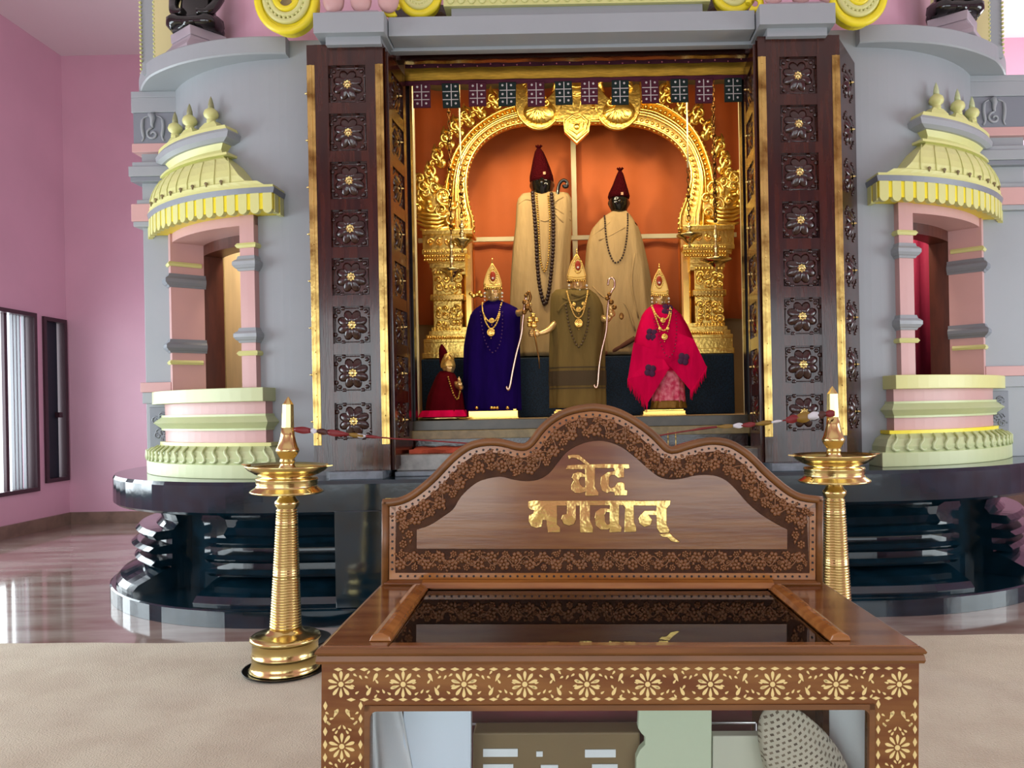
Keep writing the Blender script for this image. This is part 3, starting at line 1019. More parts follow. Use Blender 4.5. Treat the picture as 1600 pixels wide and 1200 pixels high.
zt0 = vz(900, 96)
zb0, zb1, zb2 = vz(900, 104), vz(900, 123), vz(900, 129)
val = thing('door_valance', 'patchwork door valance with a gold band and hanging square tabs', 'valance', (0.05, YV, zb2))
m = MB()
rows = [[(va.x + (vb.x - va.x) * k / 60, YV + .006 * math.sin(k * 1.1), z) for k in range(61)] for z in (zb2, zt0)]
m.grid(rows)
q = obj('maroon_backing', m, MAROC, val)
q.modifiers.new('t', 'SOLIDIFY').thickness = .006
m = MB()
for k in range(26):
    m.ball((va.x + .05 + k * .1, YV - .012, zb0 + .02 + .008 * math.sin(k * 2.3)), .006, nu=6, nv=4)
obj('sequins', m, mat('dusty_pink_sequins', '#B8606A', .5), val)
m = MB()
rows = [[(va.x + .005 + (vb.x - va.x - .01) * k / 60, YV - .016 + .004 * math.sin(k * .9), z) for k in range(61)] for z in (zb1, zb0)]
m.grid(rows)
q = obj('gold_band', m, BANDG, val)
q.modifiers.new('t', 'SOLIDIFY').thickness = .008
for i, px in enumerate((659, 704, 746, 793, 837, 880, 921, 969, 1015, 1061, 1100, 1145)):
    c = at(px, 128 - (px - 900) * .012, YV)
    w, h = .065, .172 + .006 * math.sin(i * 2)
    z1, z0 = zb2 + .01, zb2 - h
    tilt = .006 * math.sin(i * 1.7)
    m = MB()
    rg = []
    for zz, dx, th in ((z0, tilt, .004), (z0 + .006, tilt, .010), (z1 - .006, 0, .010), (z1, 0, .004)):
        rg.append([(c.x + dx - w, YV - .004 - th, zz), (c.x + dx + w, YV - .004 - th, zz), (c.x + dx + w, YV - .004 + th, zz), (c.x + dx - w, YV - .004 + th, zz)])
    m.loft(rg, True, False)
    q = obj('maroon_tab' if i % 2 == 0 else 'green_tab', m, MAROC if i % 2 == 0 else GREENC, val)
    m = MB()
    yf = YV - .017
    m.box(c.x - .003 + tilt, c.x + .003 + tilt, yf, yf + .004, z0 + .01, z1 - .01)
    for zz in (z0 + h * .34, z0 + h * .68):
        m.box(c.x - w + .006, c.x + w - .006, yf, yf + .004, zz - .0025, zz + .0025)
    for sx in (-.5, .5):
        for f in (.17, .51, .9):
            m.ball((c.x + sx * w + tilt, yf, z0 + h * f), .009, .004, .009, 8, 5)
    obj('stitching_and_mirrors', m, WHITEC, q)

# curtain with its cream frame
m = MB()
za, zb = at(660, 508, 7.45).z, 4.55
rows = []
for j in range(10):
    z = za + (zb - za) * j / 9
    rows.append([(-1.62 + 3.36 * k / 120, 7.45 + .012 * math.sin(k * .55) * (1 if 15 < k < 105 else 2.4) + .008 * math.sin(k * .21 + j * .3), z + (.006 * math.sin(k * .4) if j == 0 else 0)) for k in range(121)])
m.grid(rows)
cu = obj('curtain', m, ORANGE)
cu.modifiers.new('t', 'SOLIDIFY').thickness = .008
tag(cu, 'orange cloth curtain hanging behind the golden arch', 'curtain')
fr = thing('strip_lattice', 'cream strips framing and crossing the orange curtain', 'strips', (0.05, 7.3, 1.372))
obj('side_post', MB().box(-1.325, -1.263, 6.3, 6.36, 1.372, 4.55), TRACK, fr, bevel=.004)
obj('side_post', MB().box(1.415, 1.445, 6.3, 6.36, 1.372, 4.55), TRACK, fr, bevel=.004)
a, b = at(893, 300, 7.38).x, at(901, 300, 7.38).x
obj('upright_strip', MB().box(a, b, 7.36, 7.385, 2.0, 4.55), TRACK, fr, bevel=.003)
z = at(820, 374, 7.38).z
obj('cross_strip', MB().box(-1.45, 1.6, 7.345, 7.365, z - .022, z + .022), TRACK, fr, bevel=.003)

ZF = 1.372
ZD = at(900, 557, 6.72).z
tag(obj('granite_dais', MB().box(-1.32, 1.42, 6.72, 7.3, ZF, ZD), BLUEG, bevel=.01), 'speckled blue black granite dais carrying the arch and tall statues', 'dais')

# ---------------------------------------------------------------- gilded arch
YA = 6.92
arch = thing('gilded_arch', 'ornate gilded arch with sea beast heads on two carved golden columns', 'arch', (0.05, YA, ZD))


def G(px, py, d=0.0):
    p = at(px, py, YA)
    return Vector((p.x, YA - d, p.z))


def spiral(mb, c, r, turns=1.4, a0=0.0, sgn=1, th=.012, d=.05, n=14):
    """curled scroll facing the viewer"""
    pts, rr = [], []
    for i in range(n + 1):
        f = i / n
        a = a0 + sgn * turns * 2 * PI * f
        k = r * (1 - f * .85)
        pts.append((c.x + k * math.cos(a), c.y - .02 * f, c.z + k * math.sin(a)))
        rr.append(th * (1 - .3 * f))
    mb.tube(pts, rr, 6)
    mb.ball((c.x, c.y - .02, c.z), th * 1.1, nu=8, nv=5)


inL = [(742, 364), (741, 345), (735, 325), (731, 300), (731, 280), (736, 258), (747, 237), (763, 220), (785, 207), (812, 199), (850, 196), (901, 196)]
inR = [(1059, 364), (1060, 340), (1068, 318), (1075, 295), (1077, 272), (1070, 250), (1058, 232), (1040, 217), (1015, 205), (990, 199), (950, 196), (901, 196)]
ouL = [(688, 364), (690, 340), (694, 318), (698, 295), (702, 275), (709, 250), (723, 226), (742, 204), (768, 185), (795, 173), (840, 163), (901, 160)]
ouR = [(1119, 364), (1119, 340), (1118, 318), (1115, 295), (1110, 270), (1102, 244), (1090, 218), (1073, 195), (1050, 177), (1023, 165), (970, 160), (901, 160)]
inn = smoothpath([G(*p) for p in inL], 4) + list(reversed(smoothpath([G(*p) for p in inR], 4)))[1:]
out = smoothpath([G(*p) for p in ouL], 4) + list(reversed(smoothpath([G(*p) for p in ouR], 4)))[1:]


def lane(f, d=0.0):
    return [a.lerp(b, f) - Vector((0, d, 0)) for a, b in zip(inn, out)]


m = MB()
secs = [(0, 0, 0), (0, .05, 0), (.12, .065, 0), (.40, .06, 0), (.44, .085, 0), (.60, .085, 0), (.64, .06, 0), (.9, .065, 0), (1, .05, 0), (1, 0, 0)]
m.grid([lane(f, d) for f, d, _ in secs], True, False, True)
obj('arch_band', m, GOLD, arch)
m = MB()
for f, r in ((.04, .013), (.42, .012), (.52, .020), (.63, .012), (.96, .013)):
    m.tube(lane(f, .075), r, 8)
obj('arch_moulding', m, GOLDF, arch)
m = MB()
for f, st, r in ((.22, .05, .017), (.78, .046, .017), (1.02, .05, .014)):
    for p, t in walk(lane(f, .07), st):
        m.ball(p, r, r * .8, r, 8, 5)
obj('arch_beading', m, GOLDF, arch)
m = MB()
for i, (p, t) in enumerate(walk(lane(.02, .05), .045)):
    m.ball(p, .018, .014, .018, 7, 5)
obj('inner_beading', m, GOLD, arch)
curls = [(672, 272, -1), (683, 246, -1), (697, 218, -1), (712, 199, -1), (728, 183, -1), (746, 170, -1), (770, 156, -1), (795, 146, -1), (822, 140, -1),
         (1010, 138, 1), (1040, 146, 1), (1067, 165, 1), (1091, 179, 1), (1108, 203, 1), (1124, 230, 1), (1133, 256, 1), (980, 136, 1)]
for px, py, s in curls:
    m = MB()
    c = G(px, py, .05)
    spiral(m, c, .065, 1.3, PI / 2 if s < 0 else PI / 2, s, .017)
    spiral(m, c + Vector((s * .03, 0, -.075)), .038, 1.1, 0, -s, .012)
    m.tube([c + Vector((-s * .05, .01, -.09)), c + Vector((-s * .03, 0, -.04)), c + Vector((s * .02, 0, .05)), c + Vector((s * .01, 0, .105))], [.014, .026, .022, .004], 7)
    m.ball(c + Vector((-s * .04, .02, -.06)), .05, .02, .05, 10, 6)
    obj('flame_scroll', m, GOLD, arch)
# birds, pendant and crest at the crown
for px, s in ((842, -1), (964, 1)):
    m = MB()
    c = G(px, 163, .04)
    pl = []
    for (dx, dy) in ((-32, -22), (-34, 5), (-27, 28), (-8, 43), (12, 42), (27, 28), (34, 6), (30, -18), (20, -5), (5, 4), (-10, -2), (-20, -16)):
        p = G(px + dx * (1 if s < 0 else -1), 163 + dy, .03)
        pl.append(p - Vector((0, .06, 0)))
    pl = smoothpath(pl, 3, True)
    m.prism(pl, (0, -.035, 0))
    m.ball(G(px + 2, 183, .12), .15, .05, .11, 16, 8)
    m.tube(pl, .016, 6, True)
    spiral(m, G(px - 8 * s * -1, 150, .15), .07, 1.4, 0, s, .018)
    spiral(m, G(px + 12 * s * -1, 172, .17), .05, 1.2, 1.5, -s, .012)
    for k in range(7):
        a = k * .35 + 3.4
        m.tube([G(px, 178, .16), G(px + 16 * math.cos(a), 180 - 16 * math.sin(a), .16), G(px + 25 * math.cos(a + .15), 178 - 25 * math.sin(a + .15), .13)], [.006, .012, .005], 6)
    m.tube([G(px + s * -24, 150, .07), G(px + s * -28, 136, .08), G(px + s * -20, 126, .09), G(px + s * -12, 130, .10)], [.03, .028, .03, .012], 8)
    obj('golden_bird', m, GOLD, arch)
m = MB()
pl = [(880, 150), (878, 176), (866, 184), (868, 194), (880, 194), (882, 212), (901, 230), (920, 212), (922, 194), (934, 194), (937, 184), (924, 176), (922, 150), (912, 128), (890, 128)]
m.prism([G(x, y, .05) for x, y in pl], (0, -.06, 0))
m.tube([G(x, y, .115) for x, y in ((884, 196), (885, 211), (901, 225), (917, 211), (918, 196), (908, 188), (901, 192), (894, 188))], .011, 6, True)
m.tube([G(x, y, .115) for x, y in ((890, 198), (890, 208), (901, 216), (911, 208), (911, 198), (901, 200))], .009, 6, True)
m.ball(G(901, 205, .115), .03, .02, .03, 10, 6)
m.tube([G(890, 134, .10), G(893, 160, .10), G(897, 182, .10)], .012, 6)
m.tube([G(912, 134, .10), G(909, 160, .10), G(905, 182, .10)], .012, 6)
m.ball(G(901, 148, .09), .07, .04, .10, 12, 8)
m.tube([G(884, 140, .10), G(901, 146, .13), G(918, 140, .10)], .014, 6)
m.tube([G(884, 152, .10), G(901, 160, .13), G(918, 152, .10)], .014, 6)
obj('crest_pendant', m, GOLD, arch)
# sea beast heads
for s, cx in ((-1, 680), (1, 1130)):
    def g(dx, y, d=.05):
        return G(cx + s * dx, y + (0 if s < 0 else -10), d)
    m = MB()
    m.ball(g(2, 322), .17, .06, .20, 18, 12)
    m.ball(g(12, 300, .07), .12, .06, .11, 14, 8)
    m.ball(g(-18, 335, .06), .12, .05, .12, 14, 8)
    random.seed(5)
    for (dx, y, r, tn) in ((14, 296, .10, 1.6), (12, 308, .075, 1.3), (22, 318, .05, 1.2), (-18, 312, .09, 1.5), (-4, 300, .045, 1.2), (-14, 334, .07, 1.3), (4, 330, .045, 1.1),
                           (20, 286, .05, 1.1), (3, 288, .04, 1.1), (22, 332, .04, 1.0), (-28, 348, .055, 1.1), (-30, 326, .05, 1.2)):
        spiral(m, g(dx, y, .12), r, tn, random.random() * 6, s, .015)
    for y0 in (338, 344, 350, 356):
        m.tube([g(26, y0 - 4, .10), g(10, y0 + 3, .13), g(-8, y0 + 4, .13), g(-24, y0 - 4, .10)], [.008, .014, .014, .008], 6)
    m.ball(g(6, 322, .13), .022, .02, .022, 8, 6)
    m.tube([g(20, 362, .10), g(8, 366, .12), g(-12, 364, .12), g(-30, 360, .12)], [.01, .022, .03, .02], 6)
    obj('sea_beast_head', m, GOLD, arch)
# columns
for s, (pa, pb, qa, qb) in ((-1, (680, 724, 726, 741)), (1, (1083, 1127, 1063, 1079))):
    off = 0 if s < 0 else -7

    def cb(mb, xa_, xb_, y0, y1, d0, d1=-.12):
        a, b = at(xa_, y0 + off, YA), at(xb_, y1 + off, YA)
        z0, z1 = sorted((a.z, b.z))
        x0_, x1_ = sorted((at(xa_, (y0 + y1) / 2, YA).x, at(xb_, (y0 + y1) / 2, YA).x))
        mb.box(x0_, x1_, YA - d0, YA - d1, z0, z1)
    o_ = -1 if s < 0 else 1
    outer = pa if s < 0 else pb
    m = MB()
    cb(m, pa, pb, 430, 520, .10)
    q = obj('column_shaft', m, GOLD, arch, bevel=.006)
    m = MB()
    random.seed(11 + s)
    for yy in (440, 452, 485, 497, 508):
        for f in (.2, .45, .72, .88):
            x = pa + (pb - pa) * f
            spiral(m, G(x, yy + off + random.uniform(-3, 3), .11), random.uniform(.025, .05), 1.3, random.random() * 6, random.choice((-1, 1)), .010, n=10)
    for yy in (466, 471, 430, 516):
        for f in range(9):
            m.ball(G(pa + (pb - pa) * (f + .5) / 9, yy + off, .115), .016, .012, .016, 7, 5)
    obj('column_relief', m, GOLD, q)
    m = MB()
    cb(m, pa - 4, pb + 4, 463, 472, .125)
    obj('column_ring', m, GOLDF, arch, bevel=.01)
    m = MB()
    cb(m, qa, qb, 372, 542, .05)
    obj('plain_shaft', m, GOLDF, arch, bevel=.02)
    a1, b1 = (665, 742) if s < 0 else (1063, 1142)
    c1 = MB()
    cb(c1, a1, b1, 366, 372, .17)
    cb(c1, a1 + (0 if s < 0 else 10), b1 - (10 if s < 0 else 0), 372, 396, .14)
    cb(c1, a1, b1 - (8 if s < 0 else -0), 396, 402, .17)
    for i, (ex, y0, y1, d) in enumerate(((4, 402, 409, .15), (8, 409, 415, .14), (10, 415, 422, .125), (13, 422, 428, .115), (14, 428, 432, .11))):
        if s < 0:
            cb(c1, a1 + ex, b1 - 12, y0, y1, d)
        else:
            cb(c1, a1 + 12, b1 - ex, y0, y1, d)
    obj('capital', c1, GOLD, arch, bevel=.005)
    m = MB()
    for yy in (399, 406, 412):
        for k in range(16):
            m.ball(G(a1 + 4 + k * (b1 - a1 - 14) / 16, yy + off, .165), .012, nu=6, nv=5)
    for k in range(4):
        spiral(m, G(a1 + 12 + k * 14, 384 + off, .15), .035, 1.2, k, 1, .009, n=10)
    obj('capital_relief', m, GOLDF, arch)
    m = MB()
    for i, (ex, y0, y1, d) in enumerate(((-2, 514, 520, .12), (-5, 520, 526, .14), (-9, 526, 533, .16), (-12, 533, 537, .18), (-12, 537, 554, .17), (-14, 554, 561, .185))):
        if s < 0:
            cb(m, pa + ex, qb - 2, y0, y1, d)
        else:
            cb(m, qa + 4, pb - ex, y0, y1, d)
    obj('column_base', m, GOLD, arch, bevel=.005)
    m = MB()
    for k in range(16):
        m.ball(G((pa if s < 0 else qa + 6) - (6 if s < 0 else 0) + k * 3.6, 530 + off, .165), .014, nu=6, nv=5)
    obj('base_beading', m, GOLDF, arch)


# ---------------------------------------------------------------- figures
class Robe:
    """draped cloth: levels (py, xl, xr, depth) at distance Y"""

    def __init__(s, Y, lv):
        s.Y, s.lv = Y, lv

    def lev(s, py):
        lv = s.lv
        if py <= lv[0][0]:
            return lv[0][1:]
        for a, b in zip(lv[:-1], lv[1:]):
            if a[0] <= py <= b[0]:
                f = (py - a[0]) / (b[0] - a[0])
                return tuple(x + (y - x) * f for x, y in zip(a[1:], b[1:]))
        return lv[-1][1:]

    def ring(s, py, n=48, amp=.0, k=9, ph=0.0, grow=0.0):
        xl, xr, d = s.lev(py)
        a, b = at(xl, py, s.Y), at(xr, py, s.Y)
        c, h = (a + b) / 2, (b - a).length / 2 + grow
        c = Vector((c.x, s.Y, (a.z + b.z) / 2))
        r = []
        for i in range(n):
            t = 2 * PI * i / n
            fo = 1 + amp * (math.sin(k * t + ph) + .5 * math.sin((k * 2 + 3) * t + ph * 2.3) + .4 * math.sin(3 * t + ph * .6))
            ct, st = math.cos(t), math.sin(t)
            e = .86
            x = math.copysign(abs(ct) ** e, ct) * h * fo
            y = math.copysign(abs(st) ** e, st) * (d + grow) * fo
            r.append(c + Vector((x, y, 0)))
        return r

    def front(s, px, py, lift=.012):
        xl, xr, d = s.lev(py)
        a, b = at(xl, py, s.Y), at(xr, py, s.Y)
        p = at(px, py, s.Y)
        cx, h = (a.x + b.x) / 2, abs(b.x - a.x) / 2
        q = max(0.0, 1 - ((p.x - cx) / h) ** 2) ** .5
        return Vector((p.x, s.Y - d * (q ** .86 if q > 0 else 0) - lift, p.z))

    def mesh(s, amp0=.01, amp1=.05, k=9, steps=26, y0=None, y1=None, grow=0.0, wave=0.0):
        a, b = y0 or s.lv[0][0], y1 or s.lv[-1][0]
        m = MB()
        rings = []
        for i in range(steps + 1):
            f = i / steps
            py = a + (b - a) * f
            r = s.ring(py, 56, amp0 + (amp1 - amp0) * f, k, .5 + f * 1.2, grow)
            if wave and i == steps:
                r = [p + Vector((0, 0, wave * math.sin(j * .9))) for j, p in enumerate(r)]
            rings.append(r)
        return m.loft(rings, True, True)


def face_bump(a, e, lips=1.0):
    """radius factor for a head: a = angle from the front, e = elevation (-1..1)"""
    g = lambda x, y, sx, sy: math.exp(-(x / sx) ** 2 - (y / sy) ** 2)
    f = 1.0
    f += .26 * g(a, e + .08, .13, .16)          # nose
    f += .10 * g(a, e - .06, .08, .18)
    f -= .09 * (g(a - .38, e - .12, .2, .1) + g(a + .38, e - .12, .2, .1))   # sockets
    f += .05 * (g(a - .38, e - .11, .11, .05) + g(a + .38, e - .11, .11, .05))   # eyes
    f += .05 * (g(a - .35, e - .27, .3, .06) + g(a + .35, e - .27, .3, .06))   # brows
    f += .08 * g(a, e + .36, .22, .05) + .06 * g(a, e + .46, .18, .05)      # lips
    f += .08 * g(a, e + .72, .25, .14)          # chin
    f += .05 * (g(a - .6, e + .15, .25, .2) + g(a + .6, e + .15, .25, .2))     # cheeks
    return f


def figure_body(Y, torso, face, n=40):
    """one continuous body: torso levels (py, xl, xr, depth), then neck, then a head with a face
    face = (px, py, half width px, half height px)"""
    rb = Robe(Y, torso)
    rings = [rb.ring(py, n) for py, *_ in reversed(torso)]
    fx, fy, hw, hh = face
    c = at(fx, fy, Y)
    rx = hw / FPX * Y
    rz = hh / FPX * Y
    ry = rx * 1.15
    for zz, k in ((-1.35, .62), (-1.1, .55)):
        rings.append([Vector((c.x + rx * k * math.cos(2 * PI * i / n), Y + rx * k * math.sin(2 * PI * i / n) + .01, c.z + rz * zz)) for i in range(n)])
    for j in range(1, 20):
        e = -1 + 2 * j / 20
        w = math.sqrt(max(0, 1 - e * e)) ** .8
        r = []
        for i in range(n):
            t = 2 * PI * i / n
            a = (t - 1.5 * PI + PI) % (2 * PI) - PI
            fb = face_bump(a, e)
            jaw = 1 - .12 * max(0, -e)
            ear = 1 + .12 * math.exp(-((abs(a) - 1.6) / .14) ** 2 - ((e) / .3) ** 2)
            r.append(Vector((c.x + rx * w * jaw * ear * math.cos(t) * (1 + (fb - 1) * .3), Y + ry * w * math.sin(t) * fb, c.z + rz * e)))
        rings.append(r)
    return MB().loft(rings)


def arm(mb, pts, rad):
    mb.tube(smoothpath(pts, 4), [rad[0] + (rad[1] - rad[0]) * i / (len(pts) * 4 - 4) for i in range(len(pts) * 4 - 3)], 10)


def hand(mb, c, d, up, sc=.05, curl=1.0):
    """small hand: palm plus four curled fingers and a thumb"""
    c, d, up = Vector(c), Vector(d).normalized(), Vector(up).normalized()
    sd = d.cross(up).normalized()
    mb.ball(c, sc * .45, sc * .28, sc * .45, 10, 7)
    for i, L in enumerate((.75, .95, 1.0, .85)):
        o = c + up * sc * (.30 - .2 * i) + d * sc * .3
        mb.tube([o, o + d * sc * .35 * L, o + d * sc * .55 * L + sd * sc * .25 * curl, o + d * sc * .45 * L + sd * sc * .5 * curl], [sc * .12, sc * .11, sc * .10, sc * .07], 6)
    o = c + up * sc * .35
    mb.tube([o, o + up * sc * .3 + d * sc * .15, o + up * sc * .45 + d * sc * .4 + sd * sc * .2], [sc * .13, sc * .12, sc * .08], 6)


def bead_strand(rb, pts, r, step, name, m_, parent, lift=.012):
    path = [rb.front(x, y, lift) for x, y in [(p.x, p.y) for p in smoothpath([(x, y, 0) for x, y in pts], 6)]]
    mb = MB()
    for p, t in walk(path, step):
        mb.ball(p, r, nu=7, nv=5)
    return obj(name, mb, m_, parent)


# ---- tall black statues in beige robes
def tall(Y, rb, torso, face, cap, label, strands, hem=None):
    root = thing('tall_statue', label, 'statue', (at((rb.lv[-1][1] + rb.lv[-1][2]) / 2, 500, Y).x, Y, ZD), 'tall black stone statues on the dais')
    obj('body', figure_body(Y, torso, face), BLKS, root)
    robe = obj('robe', rb.mesh(.012, .06, 7, 34), ROBE, root)
    # cap
    fx, fy, hw, hh = face
    m = MB()
    rings = []
    for py, px, h in cap:
        c = at(px, py, Y)
        r = h / FPX * Y
        rings.append([c + Vector((r * math.cos(2 * PI * i / 28) * (1 + .03 * math.sin(i * 5)), r * 1.12 * math.sin(2 * PI * i / 28), .004 * math.sin(i * 3))) for i in range(28)])
    m.loft(rings)
    q = obj('knitted_cap', m, KNIT, root)
    m = MB()
    t = at(cap[-1][1], cap[-1][0], Y)
    for k in range(7):
        a = k * .9
        m.tube([t, t + Vector((.018 * math.cos(a), .018 * math.sin(a), .022)), t + Vector((.032 * math.cos(a), .03 * math.sin(a), .03))], [.009, .009, .005], 5)
    obj('tassel', m, KNIT, q)
    m = MB()
    c = at(fx + hw * .25, fy - hh * .55, Y)
    m.box(c.x - .011, c.x + .011, Y - hw / FPX * Y * 1.22, Y - hw / FPX * Y * .95, c.z - .012, c.z + .012)
    obj('forehead_mark', m, mat('sandal_paste', '#C08A68', .7), root)
    for (pts, r, st, nm, mm_) in strands:
        bead_strand(rb, pts, r, st, nm, mm_, root)
    return root


Y1 = 7.0
rbL = Robe(Y1, [(303, 815, 888, .07), (306, 810, 891, .10), (318, 807, 893, .12), (350, 805, 893, .15), (385, 801, 890, .16), (430, 798, 888, .17), (480, 796, 890, .18), (558, 799, 890, .19)])
t1 = tall(Y1, rbL, [(309, 826, 870, .06), (330, 815, 882, .09), (400, 815, 880, .10), (555, 818, 872, .11)], (847, 290, 17.5, 24),
          [(286, 847, 17.5), (282, 846.5, 18.5), (275, 846, 18), (262, 845, 14.5), (248, 843.5, 10.5), (238, 842.5, 7), (233, 842, 3.5)],
          'taller black statue in dark red knitted cap and beige robe with long bead necklace',
          [([(833, 306), (836, 340), (839, 380), (841, 420), (845, 455), (852, 480), (858, 462), (862, 430), (865, 390), (865, 345), (862, 306)], .019, .032, 'dark_bead_necklace', BEADS),
           ([(839, 308), (842, 350), (844, 390), (846, 415), (852, 430), (857, 415), (859, 390), (860, 350), (857, 308)], .009, .022, 'thin_bead_necklace', BEADG)])
m = MB()
for k, (pts) in enumerate((((880, 312), (868, 322), (892, 332)), ((868, 340), (880, 352), (892, 362)), ((812, 322), (822, 316), (832, 318)), ((868, 330), (880, 338), (892, 346)), ((846, 350), (852, 352), (858, 350)))):
    m.tube(smoothpath([rbL.front(x, y, .003) for x, y in pts], 4), .008, 6)
obj('robe_fold', m, ROBE, t1)
st = MB()
st.tube(smoothpath([at(871, 345, 6.93), at(871, 315, 6.93), at(872, 297, 6.93), at(875, 286, 6.93), at(881, 281.5, 6.93), at(886, 285, 6.93), at(886, 291, 6.93), at(882, 292, 6.93), at(881, 289, 6.93)], 4), .016, 8)
tag(obj('hooked_staff', st, BLKS), 'black hooked stone staff rising beside the taller statue', 'staff')
Y2 = 7.05
rbR = Robe(Y2, [(330, 957, 979, .05), (335, 948, 984, .07), (344, 936, 990, .10), (358, 924, 998, .13), (380, 917, 1004, .15), (420, 914, 1012, .16), (460, 915, 1018, .17), (500, 918, 1026, .18), (556, 922, 1030, .19)])
t2 = tall(Y2, rbR, [(336, 954, 982, .05), (352, 938, 996, .09), (420, 932, 990, .10), (555, 936, 984, .11)], (967, 318, 15.5, 19),
          [(311, 967, 16), (307, 967, 17), (301, 967, 15.5), (292, 968, 12), (282, 968.5, 8.5), (273, 969, 5.5), (268, 969, 3)],
          'shorter black statue in dark red knitted cap and beige robe, behind the pink shawl',
          [([(944, 340), (945, 365), (948, 390), (954, 409), (961, 416), (970, 408), (976, 388), (979, 360), (980, 335)], .009, .026, 'thin_bead_necklace', BEADS)])
m = MB()
m.tube(smoothpath([rbR.front(x, y, .008) for x, y in ((930, 556), (951, 553), (970, 543), (990, 531))], 4), .022, 6, flat=.4)
obj('robe_border', m, mat('maroon_brown_border', '#5A2C18', .8), t2)
m = MB()
for pts in (((925, 372), (940, 362), (952, 352)), ((935, 380), (955, 372), (975, 360)), ((925, 450), (945, 470), (975, 480), (990, 520)), ((990, 400), (985, 450), (995, 500))):
    m.tube(smoothpath([rbR.front(x, y, .002) for x, y in pts], 4), .007, 6)
obj('robe_fold', m, ROBE, t2)


# ---- gilded figures in front
def crown_parts(root, Y, tip, base, hw, gem):
    """leaf shaped crown: back cap, pointed plate, gem and spike"""
    fx, by = base
    tx, ty = tip
    y = Y - hw / FPX * Y * 1.05
    L = by - ty
    pts = []
    prof = ((0, 1.0), (.18, 1.0), (.38, .86), (.55, .70), (.72, .50), (.86, .24), (1, 0.02))
    for f, k in prof:
        pts.append(at(fx + (tx - fx) * f - hw * k, by - L * f, y))
    for f, k in reversed(prof):
        pts.append(at(fx + (tx - fx) * f + hw * k, by - L * f, y))
    m = MB()
    m.prism(pts, (0, .012, 0))
    m.tube(pts, .006, 6, True)
    q = obj('crown', m, GOLDO, root)
    m = MB()
    for f, k in ((.08, 1.0), (.16, 1.0)):
        m.tube([at(fx - hw * k + 2 * hw * k * i / 8, by - L * f + 2 * math.sin(PI * i / 8), y - .008) for i in range(9)], .004, 5)
    for i in range(22):
        a = 2 * PI * i / 22
        g = at(gem[0] + 6.2 * math.cos(a), gem[1] + 11.5 * math.sin(a), y - .008)
        m.ball(g, .0055, nu=6, nv=4)
    for i in range(9):
        m.ball(at(fx - hw + 2 * hw * i / 8, by + 1, y - .006), .008, nu=6, nv=5)
    obj('crown_filigree', m, GOLDF, q)
    m = MB()
    c = at(gem[0], gem[1], y)
    m.ball((c.x, y - .006, c.z), .024, .010, .042, 12, 8)
    obj('gem', m, GEM, q)
    obj('white_gem', MB().ball((c.x, y - .017, c.z - .018), .008, nu=8, nv=6), PEARL, q)
    m = MB()
    m.tube([at(tx, ty + 2, y), at(tx, ty - 9, y)], [.004, .002], 6)
    m.ball(at(tx, ty - 3, y), .007, nu=8, nv=6)
    obj('crown_spike', m, GOLDF, q)
    m = MB()
    c = at(fx, by + 1, Y)
    r = hw / FPX * Y
    m.lathe([(r * 1.02, -.01), (r * 1.05, .01), (r * .95, .06), (r * .75, .12), (r * .4, .17), (.002, .19)], (c.x, Y, c.z), 24)
    obj('cap_lining', m, RED, q)
    return q


def jewels(root, Y, fx, fy, hw, hh):
    m = MB()
    y = Y - hw / FPX * Y * 1.1
    for sx in (-1, 1):
        for k in range(3):
            m.ball(at(fx + sx * (hw + 1.5), fy - hh * .2 + k * 5.5, Y - .04), .011 - .002 * k, nu=8, nv=6)
        m.ball(at(fx + sx * hw * .55, fy + hh * .25, y + .012), .006, nu=6, nv=5)
    m.ball(at(fx - 1, fy - hh * .45, y - .004), .008, nu=8, nv=6)
    m.ball(at(fx + 3, fy + hh * .25, y - .012), .0055, nu=6, nv=5)
    for sx in (-1, 1):
        m.ball(at(fx + sx * hw * .36, fy - hh * .1, y + .004), .006, .004, .004, 6, 5)
    obj('face_jewels', m, PEARL, root)


def necklace(root, rb, pts, pend, r=.006, drop=None):
    m = MB()
    path = smoothpath([rb.front(x, y, .014) for x, y in pts], 5)
    m.tube(path, r, 6)
    for p, t in walk(path, .022):
        m.ball(p - Vector((0, .004, 0)), r * 1.25, nu=6, nv=5)
    q = obj('gold_necklace', m, GOLDO, root)
    for (x, y, R) in pend:
        c = rb.front(x, y, .018)
        d = MB()
        d.ball(c, R, .008, R, 16, 6)
        d.tube([c + Vector((R * .85 * math.cos(a), -.008, R * .85 * math.sin(a))) for a in [2 * PI * k / 18 for k in range(18)]], .004, 5, True)
        d.tube([c + Vector((R * .45 * math.cos(a), -.010, R * .45 * math.sin(a))) for a in [2 * PI * k / 14 for k in range(14)]], .003, 5, True)
        d.ball(c - Vector((0, .010, 0)), .006, nu=6, nv=5)
        d.ball(c - Vector((0, 0, R + .012)), .006, nu=6, nv=5)
        obj('pendant', d, GOLDF, q)
    return q


def pedestal(root, Y, xa, xb, ya, yb, m_=GOLDF):
    a, b = at(xa, ya, Y), at(xb, yb, Y)
    m = MB()
    z0, z1 = ZF, max(a.z, ZF + .03)
    m.box(a.x, b.x, Y - .12, Y + .12, z0, z1 - .012).box(a.x + .012, b.x - .012, Y - .11, Y + .11, z1 - .012, z1).box(a.x - .006, b.x + .006, Y - .126, Y + .126, z0, z0 + .012)
    return obj('pedestal', m, m_, root, bevel=.003)


Y3 = 6.38
